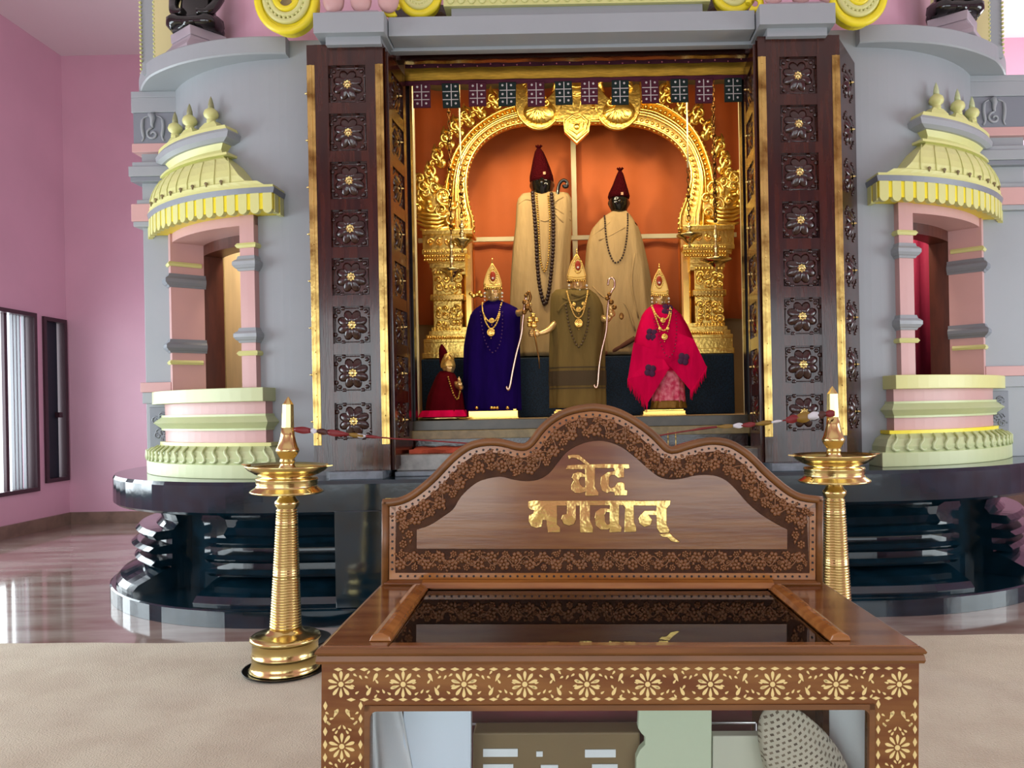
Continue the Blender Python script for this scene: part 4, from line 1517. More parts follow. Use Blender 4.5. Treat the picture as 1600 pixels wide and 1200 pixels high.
# purple
rbP = Robe(Y3, [(470, 761, 783, .04), (476, 752, 797, .06), (482, 743, 808, .09), (490, 736, 813, .11), (510, 731, 812, .12), (540, 726, 811, .13), (600, 725, 812, .14), (642, 725, 813, .15)])
g1 = thing('gilded_figure', 'gilded figure in a deep purple shawl with a pointed crown', 'statue', (at(768, 600, Y3).x, Y3, ZF), 'gilded crowned figures at the front of the sanctum')
b1 = figure_body(Y3, [(474, 758, 786, .05), (486, 745, 798, .07), (560, 748, 795, .08), (640, 748, 795, .09)], (771, 459, 12.5, 16))
arm(b1, [at(806, 490, Y3 - .03), at(816, 488, Y3 - .08), at(824, 480, Y3 - .10)], (.03, .022))
hand(b1, at(826, 477, Y3 - .11), (0, -1, .3), (0, 0, 1), .06)
obj('body', b1, GOLDS, g1)
obj('shawl', rbP.mesh(.01, .045, 8, 30), PURPLE, g1)
crown_parts(g1, Y3, (769, 412), (770, 450), 13.5, (770, 432))
jewels(g1, Y3, 771, 461, 12, 15)
necklace(g1, rbP, [(754, 474), (757, 490), (763, 502), (771, 506), (779, 500), (785, 474)], [(771, 504, .022)])
necklace(g1, rbP, [(755, 474), (759, 498), (765, 512), (770, 516), (776, 512), (782, 498), (786, 470)], [(770, 522, .034)])
bead_strand(rbP, [(753, 490), (757, 520), (763, 540), (773, 553), (783, 540), (787, 515), (787, 490)], .006, .03, 'purple_bead_necklace', mat('purple_beads', '#4A1E5A', .4), g1)
pedestal(g1, Y3, 735, 811, 640, 650)
m = MB()
for px in (745, 768, 772, 777, 793):
    m.ball(at(px, 637, Y3 - .17), .016, .02, .014, 8, 6)
obj('toes_and_anklets', m, GOLDF, g1)
m = MB()
for k, (x, y) in enumerate(((745, 461), (749, 457), (740, 463), (752, 462), (736, 459))):
    m.ball(at(x, y, Y3 + .02), .022, .012, .016, 8, 6)
obj('shoulder_ornament', m, GOLDF, g1)
# its bow
bw = MB()
bw.tube(smoothpath([at(x, y, Y3 - .14) for x, y in ((823, 459), (820, 475), (817, 500), (814, 525), (807, 552), (801, 580), (797, 602), (794, 609), (791, 604))], 4), [.011] * 33, 8)
b_ = thing('bow', 'long thin bow held beside the purple shawl', 'bow', at(796, 608, Y3 - .14), 'bows of the gilded figures')
obj('bow_limb', bw, mat('rose_silver_bow', '#D8B8A0', .2, 1.0), b_)
m = MB()
for k, (x, y, r) in enumerate(((822, 462, .016), (820, 472, .022), (824, 480, .026), (819, 488, .02), (824, 458, .012))):
    m.ball(at(x, y, Y3 - .15), r, r * .7, r, 8, 6)
m.tube(smoothpath([at(826, 455, Y3 - .15), at(829, 465, Y3 - .15), at(826, 475, Y3 - .15), at(830, 488, Y3 - .15)], 4), .012, 6)
obj('bow_grip_ornament', m, mat('aged_bronze', '#8A6230', .35, .9), b_)

# olive
Y4 = 6.36
rbO = Robe(Y4, [(453, 868, 922, .07), (457, 863, 928, .09), (463, 861, 934, .11), (478, 860, 941, .12), (500, 860, 944, .12), (560, 859, 944, .13), (637, 860, 945, .14)])
g2 = thing('gilded_figure', 'gilded figure in an olive brown shawl reaching out one arm', 'statue', (at(902, 600, Y4).x, Y4, ZF), 'gilded crowned figures at the front of the sanctum')
b2 = figure_body(Y4, [(458, 890, 916, .05), (472, 876, 930, .07), (560, 882, 924, .08), (636, 882, 924, .09)], (903, 447, 12.5, 16))
arm(b2, [at(868, 505, Y4 - .05), at(858, 515, Y4 - .10), at(848, 520, Y4 - .12), at(842, 521, Y4 - .12)], (.03, .015))
hand(b2, at(838, 521, Y4 - .12), (-1, -.2, .1), (0, 0, 1), .07)
arm(b2, [at(940, 497, Y4 - .03), at(948, 500, Y4 - .08), at(954, 494, Y4 - .10)], (.03, .02))
hand(b2, at(956, 490, Y4 - .11), (.2, -.6, .7), (0, 0, 1), .065)
obj('body', b2, GOLDS, g2)
obj('shawl', rbO.mesh(.012, .045, 6, 30), OLIVE, g2)
m = MB()
rings = [rbO.ring(py, 56, .034, 6, .5 + ((py - 453) / 184) * 1.2, .006) for py in (580, 588, 596, 603)]
m.loft(rings, False)
for py in (575, 607):
    m.loft([rbO.ring(py + d, 56, .034, 6, .5 + ((py - 453) / 184) * 1.2, .005) for d in (-1, 1)], False)
obj('shawl_border', m, OLIVED, g2)
m = MB()
for pts in (((880, 468), (895, 474), (912, 468), (920, 462)), ((893, 462), (905, 466), (915, 462)), ((872, 490), (880, 480), (890, 474))):
    m.tube(smoothpath([rbO.front(x, y, .005) for x, y in pts], 4), .012, 6)
obj('shawl_fold', m, OLIVE, g2)
crown_parts(g2, Y4, (901, 397), (901, 438), 14, (903, 415))
jewels(g2, Y4, 903, 449, 12, 15)
necklace(g2, rbO, [(886, 458), (890, 474), (897, 486), (904, 490), (911, 484), (916, 470), (918, 456)], [(904, 487, .022), (897, 479, .014), (911, 478, .014)])
necklace(g2, rbO, [(886, 460), (892, 482), (898, 496), (904, 500), (910, 494), (915, 476), (918, 458)], [(904, 508, .036)])
bead_strand(rbO, [(884, 480), (889, 510), (895, 530), (904, 544), (913, 530), (918, 510), (920, 480)], .010, .028, 'brown_bead_necklace', mat('brown_beads', '#5A4526', .5), g2)
pedestal(g2, Y4, 866, 940, 640, 650)
b_ = thing('bow', 'long thin bow with a hooked top right of the olive shawl', 'bow', at(933, 605, Y4 - .14), 'bows of the gilded figures')
bw = MB()
bw.tube(smoothpath([at(x, y, Y4 - .14) for x, y in ((950, 446), (951, 438), (955, 434), (960, 438), (960, 448), (955, 456), (951, 470), (949, 490), (947, 518), (940, 548), (936, 575), (934, 600), (931, 606), (928, 601))], 4), .009, 8)
obj('bow_limb', bw, mat('rose_silver_bow', '#D8B8A0'), b_)
m = MB()
for k, (x, y, r) in enumerate(((952, 460, .018), (949, 466, .02), (955, 472, .022), (960, 480, .02))):
    m.ball(at(x, y, Y4 - .15), r, r * .7, r, 8, 6)
m.ball(at(971, 494, Y4 - .13), .02, .006, .03, 8, 5)
obj('bow_grip_ornament', m, mat('aged_bronze', '#8A6230'), b_)
ar = thing('arrow', 'slender arrow with a leafy head in the outstretched golden hand', 'arrow', at(843, 576, Y4 - .16))
m = MB()
m.tube([at(834, 515, Y4 - .16), at(842, 560, Y4 - .16), at(843, 576, Y4 - .16)], [.007, .006, .003], 6)
obj('arrow_shaft', m, mat('aged_bronze', '#8A6230'), ar)
m = MB()
for x, y, r in ((828, 500, .026), (834, 508, .028), (838, 500, .022), (833, 493, .02), (827, 508, .018)):
    m.ball(at(x, y, Y4 - .16), r, .012, r, 8, 6)
obj('arrow_head', m, GOLDF, ar)

# pink
Y5 = 6.40
rbK = Robe(Y5, [(476, 1020, 1045, .05), (482, 1010, 1054, .07), (492, 1003, 1064, .09), (510, 997, 1074, .11), (530, 992, 1082, .13), (560, 990, 1090, .15), (580, 1003, 1080, .12)])
g3 = thing('gilded_figure', 'gilded figure in a fringed hot pink shawl over a brocade skirt', 'statue', (at(1036, 600, Y5).x, Y5, ZF), 'gilded crowned figures at the front of the sanctum')
b3 = figure_body(Y5, [(480, 1018, 1046, .05), (492, 1008, 1056, .07), (560, 1018, 1064, .08), (636, 1026, 1064, .08)], (1032, 467, 12, 14.5))
obj('body', b3, GOLDS, g3)
sh = rbK.mesh(.01, .04, 7, 26)
obj('shawl', sh, HOTP, g3)
rbS = Robe(Y5, [(560, 1024, 1066, .08), (600, 1022, 1068, .09), (628, 1019, 1070, .11)])
obj('skirt', rbS.mesh(.02, .06, 12, 12), SKIRT2, g3)
m = MB()
rbH = Robe(Y5, [(626, 1019, 1070, .115), (638, 1017, 1072, .125)])
obj('gold_hem', rbH.mesh(.04, .06, 14, 4), mat('old_gold_frill', '#8A6420', .5, .5, bump=.5, bscale=90), g3)
for nm, pts, yo in (('left_flap', [(990, 535), (981, 592), (1012, 630), (1046, 575), (1030, 550)], .17), ('right_flap', [(1030, 552), (1079, 610), (1104, 573), (1084, 530), (1060, 520)], .155)):
    m = MB()
    P_ = [at(x, y, Y5 - yo + (.03 if i in (0, 4) else 0)) for i, (x, y) in enumerate(pts)]
    m.prism(P_, (0, .008, 0))
    q = obj('shawl_corner', m, HOTP, g3)
    m = MB()
    if nm == 'left_flap':
        e0, e1 = pts[1], pts[2]
    else:
        e0, e1 = pts[1], pts[2]
    for k in range(24):
        f = k / 23
        x, y = e0[0] + (e1[0] - e0[0]) * f, e0[1] + (e1[1] - e0[1]) * f
        L = 14 + 3 * math.sin(k * 2.1)
        m.tube([at(x, y - 1, Y5 - yo + .004), at(x + .8 * math.sin(k * 1.3), y + L * .6, Y5 - yo), at(x + 1.6 * math.sin(k), y + L, Y5 - yo + .01)], [.004, .004, .002], 5)
    obj('fringe', m, HOTP, q)
for (x, y, yo) in ((1016, 525, None), (1016, 579, .178), (1068, 561, .163), (1041, 486, None)):
    m = MB()
    for k in range(4):
        a = PI / 4 + k * PI / 2 + .2
        if yo is None:
            c = rbK.front(x + 5 * math.cos(a), y + 5.5 * math.sin(a), .004)
        else:
            c = at(x + 5 * math.cos(a), y + 5.5 * math.sin(a), Y5 - yo)
        m.ball(c, .027, .006, .028, 10, 5)
    obj('flower_motif', m, HOTD, g3)
crown_parts(g3, Y5, (1030, 420), (1031, 461), 13, (1030, 439))
jewels(g3, Y5, 1032, 469, 11.5, 13)
necklace(g3, rbK, [(1018, 478), (1022, 492), (1029, 500), (1035, 502), (1042, 497), (1046, 480)], [(1033, 503, .022)])
necklace(g3, rbK, [(1017, 480), (1023, 500), (1028, 514), (1034, 519), (1040, 514), (1045, 498), (1048, 480)], [(1035, 529, .026), (1028, 516, .012), (1040, 516, .012)])
bead_strand(rbK, [(1020, 500), (1027, 530), (1034, 552), (1042, 560), (1050, 548), (1054, 520), (1054, 490)], .006, .03, 'dark_bead_necklace', mat('maroon_beads', '#8A0A3A', .5), g3)
pedestal(g3, Y5, 1003, 1068, 640, 650)

# kneeling figure
Y6 = 6.32
rbN = Robe(Y6, [(580, 688, 706, .05), (586, 683, 711, .08), (600, 677, 717, .11), (618, 670, 722, .14), (650, 665, 726, .17)])
g4 = thing('kneeling_figure', 'small kneeling figure in a crimson cloak at the left end of the sanctum', 'statue', (at(695, 600, Y6).x, Y6, ZF))
b4 = figure_body(Y6, [(585, 690, 708, .05), (600, 684, 712, .08), (648, 680, 715, .12)], (701, 574, 9.5, 13))
arm(b4, [at(712, 600, Y6 - .05), at(720, 606, Y6 - .12), at(718, 600, Y6 - .16)], (.025, .018))
hand(b4, at(718, 600, Y6 - .17), (.3, -.4, .8), (0, 0, 1), .05)
obj('body', b4, GOLDS, g4)
obj('cloak', rbN.mesh(.02, .05, 6, 18), REDC, g4)
m = MB()
c = at(700, 571, Y6)
m.lathe([(.058, -.02), (.062, 0), (.055, .03), (.045, .06), (.02, .09), (.004, .10)], (c.x, Y6, c.z), 20)
m.tube([at(692, 566, Y6 - .06), at(698, 556, Y6 - .07), at(702, 552, Y6 - .06), (at(709, 562, Y6 - .05))], [.01, .022, .012, .008], 7)
obj('crown', m, GOLDO, g4)
m = MB()
m.tube(smoothpath([at(697, 570, Y6 + .03), at(694, 558, Y6 + .02), at(691, 546, Y6), at(690, 538, Y6)], 4), [.05, .05, .048, .044, .042, .04, .036, .032, .03, .024, .018, .012, .008], 10)
obj('pointed_hood', m, REDC, g4)
bead_strand(rbN, [(703, 590), (708, 605), (713, 618), (718, 624), (720, 612)], .008, .02, 'golden_bead_necklace', BEADG, g4)
m = MB()
rings = [rbN.ring(py, 56, .08, 9, .4, gr) for py, gr in ((641, .02), (646, .035), (651, .045))]
m.loft(rings, False)
so = obj('pink_hem', m, HOTP, g4)

# small dishes on the sanctum floor
tag(obj('offering_dish', MB().lathe([(.03, 0), (.07, .012), (.085, .03), (.08, .03), (.06, .015), (.002, .012)], (at(878, 640, 6.15).x, 6.15, ZF), 24), mat('white_ceramic', '#E8DCC8', .3)),
    'small white dish on the sanctum floor before the olive shawl', 'dish')
tag(obj('brass_tray', MB().lathe([(.16, 0), (.21, .008), (.215, .02), (.20, .02), (.15, .008), (.002, .008)], (at(690, 640, 6.12).x, 6.12, ZF), 32), BRASS),
    'flat brass tray on the sanctum floor before the kneeling figure', 'tray')
t_ = MB()
for k in range(2):
    x = 1.0 + k * .05
    t_.lathe([(.016, 0), (.016, .004), (.004, .01), (.004, .08), (.008, .085), (.004, .09), (.003, .12), (.001, .13)], (at(1044 + 12 * k, 690, 5.66).x, 5.66, 1.135), 10)
tag(obj('incense_stand', t_, BRASSL), 'thin brass incense stand on the granite step right of centre', 'stand')


# ---------------------------------------------------------------- hanging lamps
def hanging_lamp(px, y_top, y_chain, y_disc, hw, rod, label, Y=6.3, thick=.008):
    c = at(px, y_disc, Y)
    top = 4.6
    zc = at(px, y_chain, Y).z
    root = thing('hanging_lamp', label, 'lamp', (c.x, Y, c.z), 'brass lamps hanging in the sanctum')
    m = MB()
    z = top
    if rod:
        zr = at(px, rod, Y).z
        r_ = MB().tube([(c.x, Y, top), (c.x, Y, zr)], .007, 8)
        obj('cream_rod', r_, TRACK, root)
        z = zr
    k = 0
    while z > zc + .03:
        L = .05
        n_ = 8
        pts = []
        for i in range(n_):
            a = 2 * PI * i / n_
            if k % 2:
                pts.append((c.x, Y + .011 * math.cos(a), z - L * .42 + L * .5 * math.sin(a)))
            else:
                pts.append((c.x + .011 * math.cos(a), Y, z - L * .42 + L * .5 * math.sin(a)))
        m.tube(pts, thick * .55, 5, True)
        z -= L * .78
        k += 1
        if k % 6 == 0:
            m.ball((c.x, Y, z), .018, nu=8, nv=6)
    obj('chain', m, IRONC, root)
    R = hw / FPX * Y
    H = zc - c.z
    m = MB()
    m.lathe([(.004, H), (.012, H - .01), (.006, H - .02), (.02, H * .75), (.028, H * .68), (.012, H * .6), (.014, H * .45), (.03, H * .38), (.015, H * .3), (.02, .03), (.03, .012)][::-1], c, 20)
    obj('stem', m, BRASS, root)
    m = MB()
    m.lathe([(.002, -.09), (.014, -.08), (.008, -.06), (.03, -.045), (.045, -.03), (R * .55, -.016), (R, .006), (R, .014), (R * .93, .012), (R * .5, 0), (.02, .004), (.002, .006)], c, 28)
    obj('oil_dish', m, BRASS, root)


hanging_lamp(706, 165, 366, 424, 19, None, 'chain lamp hanging before the left golden column, the lower lit disc of the pair')
hanging_lamp(722, 165, 343, 378, 17, 258, 'rod lamp hanging before the left arch band, right of the chain lamp')
hanging_lamp(1077, 165, 348, 370, 20, 262, 'rod lamp hanging before the right arch band, left of the chain lamp')
hanging_lamp(1119, 125, 350, 408, 24, None, 'thick chain lamp hanging before the right golden column', thick=.014)


# ---------------------------------------------------------------- statues on the cornice
def cornice_statue(px, Y, s, label):
    c = at(px, 50, Y)
    c = Vector((c.x, Y, 4.2))
    root = thing('cornice_statue', label, 'statue', c)
    m = MB()

    def sq(r, z, rot=PI / 4):
        return [c + Vector((r * math.cos(rot + k * PI / 2), r * math.sin(rot + k * PI / 2) * .9, z)) for k in range(4)]
    w = .27
    r0 = 0.12
    m.loft([sq(w * 1.05, 0, r0), sq(w * 1.05, .03, r0), sq(w * .78, .10, r0), sq(w * .72, .13, r0)], True, False)
    q = obj('pedestal_base', m, STONEP, root, bevel=.004)
    m = MB()
    m.loft([sq(w * .76, .13, r0), sq(w * .78, .20, r0)], True, False)
    obj('pedestal_slab', m, STONEP, root, bevel=.006)
    m = MB()
    z = .20
    rings = []
    for zz, rx, ry in ((0, .17, .15), (.03, .18, .16), (.08, .17, .15), (.13, .14, .12), (.25, .12, .10), (.38, .14, .10), (.45, .10, .08), (.49, .045, .045), (.53, .05, .055), (.60, .07, .075), (.66, .06, .065), (.71, .03, .03)):
        rings.append([c + Vector((rx * math.cos(2 * PI * i / 28) * (1 + .10 * math.cos(4 * PI * i / 28) * (1 if zz < .1 else 0)), ry * math.sin(2 * PI * i / 28), z + zz)) for i in range(28)])
    m.loft(rings)
    for sx in (-1, 1):
        m.tube(smoothpath([c + Vector((sx * .13, 0, z + .42)), c + Vector((sx * .17, -.02, z + .28)), c + Vector((sx * .13, -.10, z + .14)), c + Vector((sx * .05, -.13, z + .12))], 4), [.045] * 5 + [.038] * 4 + [.03] * 4, 8)
        m.tube(smoothpath([c + Vector((sx * .08, 0, z + .08)), c + Vector((sx * .15, -.04, z + .06)), c + Vector((sx * .11, -.13, z + .05)), c + Vector((-sx * .05, -.14, z + .04))], 4), [.07] * 5 + [.06] * 4 + [.04] * 4, 8)
    obj('seated_body', m, BLKS, root)


cornice_statue(310, 5.98, -1, 'black seated stone figure on a pedestal upon the cornice, top left')
cornice_statue(1488, 5.98, 1, 'black seated stone figure on a pedestal upon the cornice, top right')

# ================================================================ standing brass lamps
def zc_(y):
    return (1051 - y) * .003578


def oil_lamp(x, lean, label):
    global zc_
    zc_ = lambda y: (1051 - y) * .003578
    root = thing('standing_oil_lamp', label, 'oil lamp', (x, 4.29, .018), 'tall brass lamps flanking the shrine')
    c = Vector((x, 4.29, .018))
    k = .003575
    m = MB()
    m.lathe([(.205, 0), (.222, .006), (.226, .014), (.22, .014), (.19, .008), (.002, .008)], c, 40)
    obj('floor_tray', m, TRAYM, root)
    m = MB()
    m.lathe([(.190, .010), (.192, .016), (.182, .03), (.176, .045), (.176, .088), (.180, .092), (.180, .098), (.176, .102), (.174, .165), (.182, .172), (.188, .178), (.188, .188), (.18, .196), (.15, .204), (.115, .210), (.095, .222), (.086, .236)], c, 48)
    obj('lamp_base', m, BRASS, root)
    pr = [(.084, .236)]
    z = .242
    n = 44
    z1 = zc_(800)
    for i in range(n):
        f = i / n
        r = .082 + (.053 - .082) * f ** .9
        zz = z + (z1 - z) * f
        dz = (z1 - z) / n
        if 19 <= i <= 21 or 38 <= i <= 39:
            pr += [(r + .002, zz), (r + .003, zz + dz * .5), (r + .002, zz + dz * .98)]
        else:
            pr += [(r - .002, zz), (r + .0035, zz + dz * .3), (r + .0035, zz + dz * .6), (r - .002, zz + dz * .95)]
    pr += [(.052, zc_(799)), (.058, zc_(797)), (.066, zc_(792)), (.064, zc_(788)), (.052, zc_(785)), (.044, zc_(780)), (.040, zc_(774)), (.044, zc_(768))]
    m = MB()
    m.lathe(pr, c, 40)
    obj('ridged_stem', m, BRASS, root)
    m = MB()
    zc_ = lambda y: (1051 - y - 5) * .003578
    m.lathe([(.04, zc_(769)), (.19, zc_(769.5)), (.197, zc_(768)), (.192, zc_(766)), (.166, zc_(761)), (.160, zc_(757)), (.165, zc_(754)), (.160, zc_(751)), (.166, zc_(749)), (.162, zc_(746)), (.12, zc_(745)), (.17, zc_(740)), (.205, zc_(734)), (.222, zc_(729)),
             (.226, zc_(727)), (.220, zc_(726)), (.20, zc_(731)), (.15, zc_(737)), (.04, zc_(738))], c, 56)
    obj('oil_dish', m, BRASS, root)
    for a in (0, PI):
        sp = MB()
        sp.hexa([c + Vector((math.cos(a) * .21, -.015, zc_(729))), c + Vector((math.cos(a) * .21, .015, zc_(729))), c + Vector((math.cos(a) * .255, .006, zc_(727))), c + Vector((math.cos(a) * .255, -.006, zc_(727)))],
                [c + Vector((math.cos(a) * .21, -.015, zc_(726))), c + Vector((math.cos(a) * .21, .015, zc_(726))), c + Vector((math.cos(a) * .255, .006, zc_(725.5))), c + Vector((math.cos(a) * .255, -.006, zc_(725.5)))])
        obj('wick_spout', sp, BRASS, root)
    m = MB()
    m.lathe([(.054, zc_(738)), (.052, zc_(733)), (.040, zc_(728)), (.036, zc_(723)), (.042, zc_(720)), (.036, zc_(717)), (.044, zc_(714)), (.056, zc_(709)), (.062, zc_(705)), (.062, zc_(702)), (.054, zc_(698)), (.045, zc_(690)), (.037, zc_(680)), (.034, zc_(668))], c, 36)
    q = obj('finial', m, BRASS, root)
    m = MB()
    m.lathe([(.035, zc_(668)), (.031, zc_(632)), (.002, zc_(620))], c, 8, smooth=False)
    obj('finial_spike', m, BRASS, q)
    root.rotation_euler = (0, lean, 0)
    return root


tag(obj('black_plate', MB().lathe([(.20, 0), (.228, .010), (.232, .018), (.226, .018), (.19, .008), (.002, .008)], (-1.78, 4.80, .018), 32), TRAYM), 'black round plate on the carpet behind the left oil lamp', 'plate')
oil_lamp(-1.634, math.radians(1.7), 'tall brass oil lamp standing on the carpet left of the display case')
oil_lamp(1.452, 0, 'tall brass oil lamp standing on the carpet behind the right of the display case')

# ribbon rope between the two lamps
rp = [(-1.58, 4.25, zc_(662) + .01)]
rope = smoothpath([at(458, 671, 4.25), at(500, 674, 4.25), at(545, 679, 4.25), at(600, 684, 4.25), at(645, 687, 4.25), at(900, 700, 4.25), at(1050, 677, 4.25), at(1110, 668, 4.25), at(1165, 664, 4.25), at(1210, 659, 4.25), at(1255, 652, 4.25), at(1296, 646, 4.25)], 8)
rb = thing('ribbon_rope', 'rope of red, ochre and white ribbon tied between the two brass lamps', 'rope', rope[0])
m = MB()
m.tube(rope, .004, 6)
obj('cord', m, RIBR, rb)


def rag(x0, x1, w0, w1, m_, ph=0.0):
    mm = MB()
    pts = []
    for i in range(7):
        f = i / 6
        x = x0 + (x1 - x0) * f
        best = min(rope, key=lambda p: abs(at(x, 670, 4.25).x - p.x))
        X = at(x, 670, 4.25).x
        k = min(range(len(rope) - 1), key=lambda j: abs(rope[j].x + rope[j + 1].x - 2 * X))
        a, b = rope[k], rope[k + 1]
        z = a.z + (b.z - a.z) * max(0, min(1, (X - a.x) / (b.x - a.x)))
        h = (w0 * (1 - f) + w1 * f) * (.55 + .45 * math.sin(PI * f + .3)) * FPX * 0 + (w0 * (1 - f) + w1 * f) * (.6 + .4 * math.sin(PI * f))
        pts.append((X, z, h, .012 * math.sin(f * 5 + ph)))
    rows = []
    for X, z, h, dy in pts:
        rows.append([(X, 4.25 - .008 + dy * .4, z + h), (X, 4.25 - .008 - dy * .4, z), (X, 4.25 - .008 + dy * .5, z - h)])
    mm.grid(rows)
    o = obj('ribbon_rag', mm, m_, rb)
    o.modifiers.new('t', 'SOLIDIFY').thickness = .002


for a in ((460, 486, .018, .020, RIBR), (486, 496, .016, .012, RIBW), (496, 512, .014, .02, mat('brown_ribbon', '#4A2418', .5)), (512, 546, .022, .012, RIBR), (546, 568, .014, .010, RIBG), (555, 572, .012, .008, RIBW), (572, 600, .010, .005, RIBR),
          (1290, 1304, .020, .02, RIBR), (1278, 1290, .022, .020, mat('brown_ribbon', '#4A2418')), (1262, 1279, .020, .026, RIBW), (1245, 1266, .030, .030, RIBG), (1228, 1247, .02, .026, RIBR), (1205, 1222, .008, .006, RIBW), (1180, 1205, .010, .016, RIBG), (1158, 1180, .012, .014, RIBR), (1145, 1160, .012, .016, RIBW), (1120, 1145, .008, .012, RIBG), (1060, 1120, .004, .006, RIBR)):
    rag(*a, a[0])

# ================================================================ the display case
CW, CD, CH = 1.2, .552, .972
RC = Matrix.Rotation(.0223, 3, 'Z') @ Matrix.Rotation(.0248, 3, 'Y')
TOP = Vector((.0913, 1.535, .972))
case = thing('display_case', 'teak display case with glass top, pale inlay and brass lettering on its carved backboard', 'display case', TOP - RC @ Vector((0, 0, CH)))
case.rotation_euler = (RC.to_4x4()).to_euler()
CL0 = TOP - RC @ Vector((0, 0, CH))
WPOS[case.name] = Vector()     # parts are written in the case's own frame
RCi = RC.inverted()


def toloc(px, py, yl=None, zl=None):
    """place on a plane of the case (own frame) for a place in the photograph"""
    d = at(px, py, 1.0) - Vector((0, 0, EYE))
    o = RCi @ (Vector((0, 0, EYE)) - CL0)
    d = RCi @ d
    t = (yl - o.y) / d.y if yl is not None else (zl - o.z) / d.z
    return o + d * t


def cobj(name, mb, m_, parent=case, bevel=0.0):
    return obj(name, mb, m_, parent, bevel, local=True)


GLASST = GLASS.copy()
GLASST.name = 'reflective_top_glass'
for n_ in GLASST.node_tree.nodes:
    if n_.type == 'FRESNEL':
        n_.inputs[0].default_value = 2.3
hw = CW / 2
gx0, gx1 = toloc(613, 1000, zl=CH).x, toloc(1293, 999, zl=CH).x
sxl, sxr = gx0 - .055, gx1 + .075
gy0, gy1 = .028, CD - .06
m = MB()
m.box(-hw, gx0, 0, CD + .02, CH - .030, CH).box(gx1, hw, 0, CD + .02, CH - .030, CH).box(gx0, gx1, 0, gy0, CH - .030, CH).box(gx0, gx1, gy1, CD + .02, CH - .030, CH)
cobj('top_frame', m, TEAK, bevel=.004)
m = MB()
for x0, x1 in ((gx0 - .045, gx0), (gx1, gx1 + .045)):
    m.prism([(x0, .03, CH), (x0 + .006, .03, CH + .012), (x0 + .018, .03, CH + .017), (x1 - .018, .03, CH + .017), (x1 - .004, .03, CH + .010), (x1, .03, CH)], (0, CD - .11, 0))
m.prism([(gx0 - .02, gy1 - .005, CH), (gx0 - .02, gy1 + .005, CH + .013), (gx0 - .02, gy1 + .02, CH + .018), (gx0 - .02, gy1 + .04, CH + .012), (gx0 - .02, gy1 + .05, CH)], (gx1 - gx0 + .04, 0, 0))
cobj('raised_rail', m, TEAKL, bevel=.002)
m = MB()
m.box(gx0, gx1, gy0, gy1, CH - .008, CH - .003)
cobj('top_glass', m, GLASST)
# edge mouldings along the front and the sides
m = MB()
prof = [(0, CH - .002), (-.006, CH - .005), (-.010, CH - .011), (-.008, CH - .015), (-.004, CH - .016), (-.006, CH - .018), (-.008, CH - .028), (-.006, CH - .034), (0, CH - .036)]
path = [(-hw, CD, 1, 0), (-hw, 0, 1, 1), (hw, 0, -1, 1), (hw, CD, -1, 0)]
rows = [[(x + sx * a, y + sy * a, z) for a, z in prof] for x, y, sx, sy in path]
m.grid(rows, False)
cobj('edge_moulding', m, TEAKD)
# front frame
zf1, zf0 = CH - .034, toloc(900, 1101, yl=0).z
wx0, wx1 = toloc(570, 1105, yl=0).x, toloc(1366, 1105, yl=0).x
ZB = .16
m = MB()
m.box(-hw + .002, hw - .002, 0, .03, zf0, CH - .03).box(-hw + .002, wx0, 0, .03, ZB, zf0).box(wx1, hw - .002, 0, .03, ZB, zf0).box(wx0, wx1, 0, .03, ZB, ZB + .10)
fr_ = cobj('front_frame', m, TEAK)
m = MB()
t_ = .011
m.box(wx0, wx1, -.004, .02, zf0 - t_, zf0).box(wx0, wx0 + t_, -.004, .02, ZB + .10, zf0).box(wx1 - t_, wx1, -.004, .02, ZB + .10, zf0).box(wx0, wx1, -.004, .02, ZB + .10, ZB + .11)
for sx, x in ((1, wx0), (-1, wx1)):
    cpts = [(x + sx * t_, -.004, zf0 - t_)] + [(x + sx * (t_ + .014 - .014 * math.cos(a)), -.004, zf0 - t_ - .014 + .014 * math.sin(a)) for a in [PI / 2 * k / 5 for k in range(5, -1, -1)]]
    m.prism(cpts, (0, .022, 0))
cobj('window_moulding', m, TEAKD, fr_, bevel=.003)
cobj('front_glass', MB().box(wx0 + t_, wx1 - t_, .008, .012, ZB + .11, zf0 - t_), GLASS)
for s in (-1, 1):
    x0, x1 = sorted((s * (hw - .002), s * (hw - .03)))
    m = MB()
    m.box(x0, x1, .03, CD, CH - .13, CH - .03).box(x0, x1, .03, CD, ZB, ZB + .1).box(x0, x1, .03, .11, ZB + .1, CH - .13).box(x0, x1, CD - .08, CD, ZB + .1, CH - .13)
    q = cobj('side_frame', m, TEAK)
    cobj('side_glass', MB().box(s * (hw - .015) - .002, s * (hw - .015) + .002, .11, CD - .08, ZB + .1, CH - .13), GLASS, q)
cobj('back_board', MB().box(-hw + .03, hw - .03, CD - .02, CD, ZB, CH - .03), TEAK)
cobj('case_bottom', MB().box(-hw + .02, hw - .02, .02, CD - .01, ZB, ZB + .02), TEAK)
cobj('inner_shelf', MB().box(-hw + .032, hw - .032, .032, CD - .022, .50, .52), TEAKL)
for sx in (-1, 1):
    for y in (.05, CD - .05):
        x = sx * (hw - .05)
        zb = .018 + x * .0248
        m = MB().lathe([(.022, zb), (.032, zb + .02), (.04, zb + .06), (.028, zb + .09), (.036, ZB)], (x, y, 0), 20)
        cobj('leg', m, TEAKD)

# ivory coloured inlay on the front
m = MB()
YI = -.0012


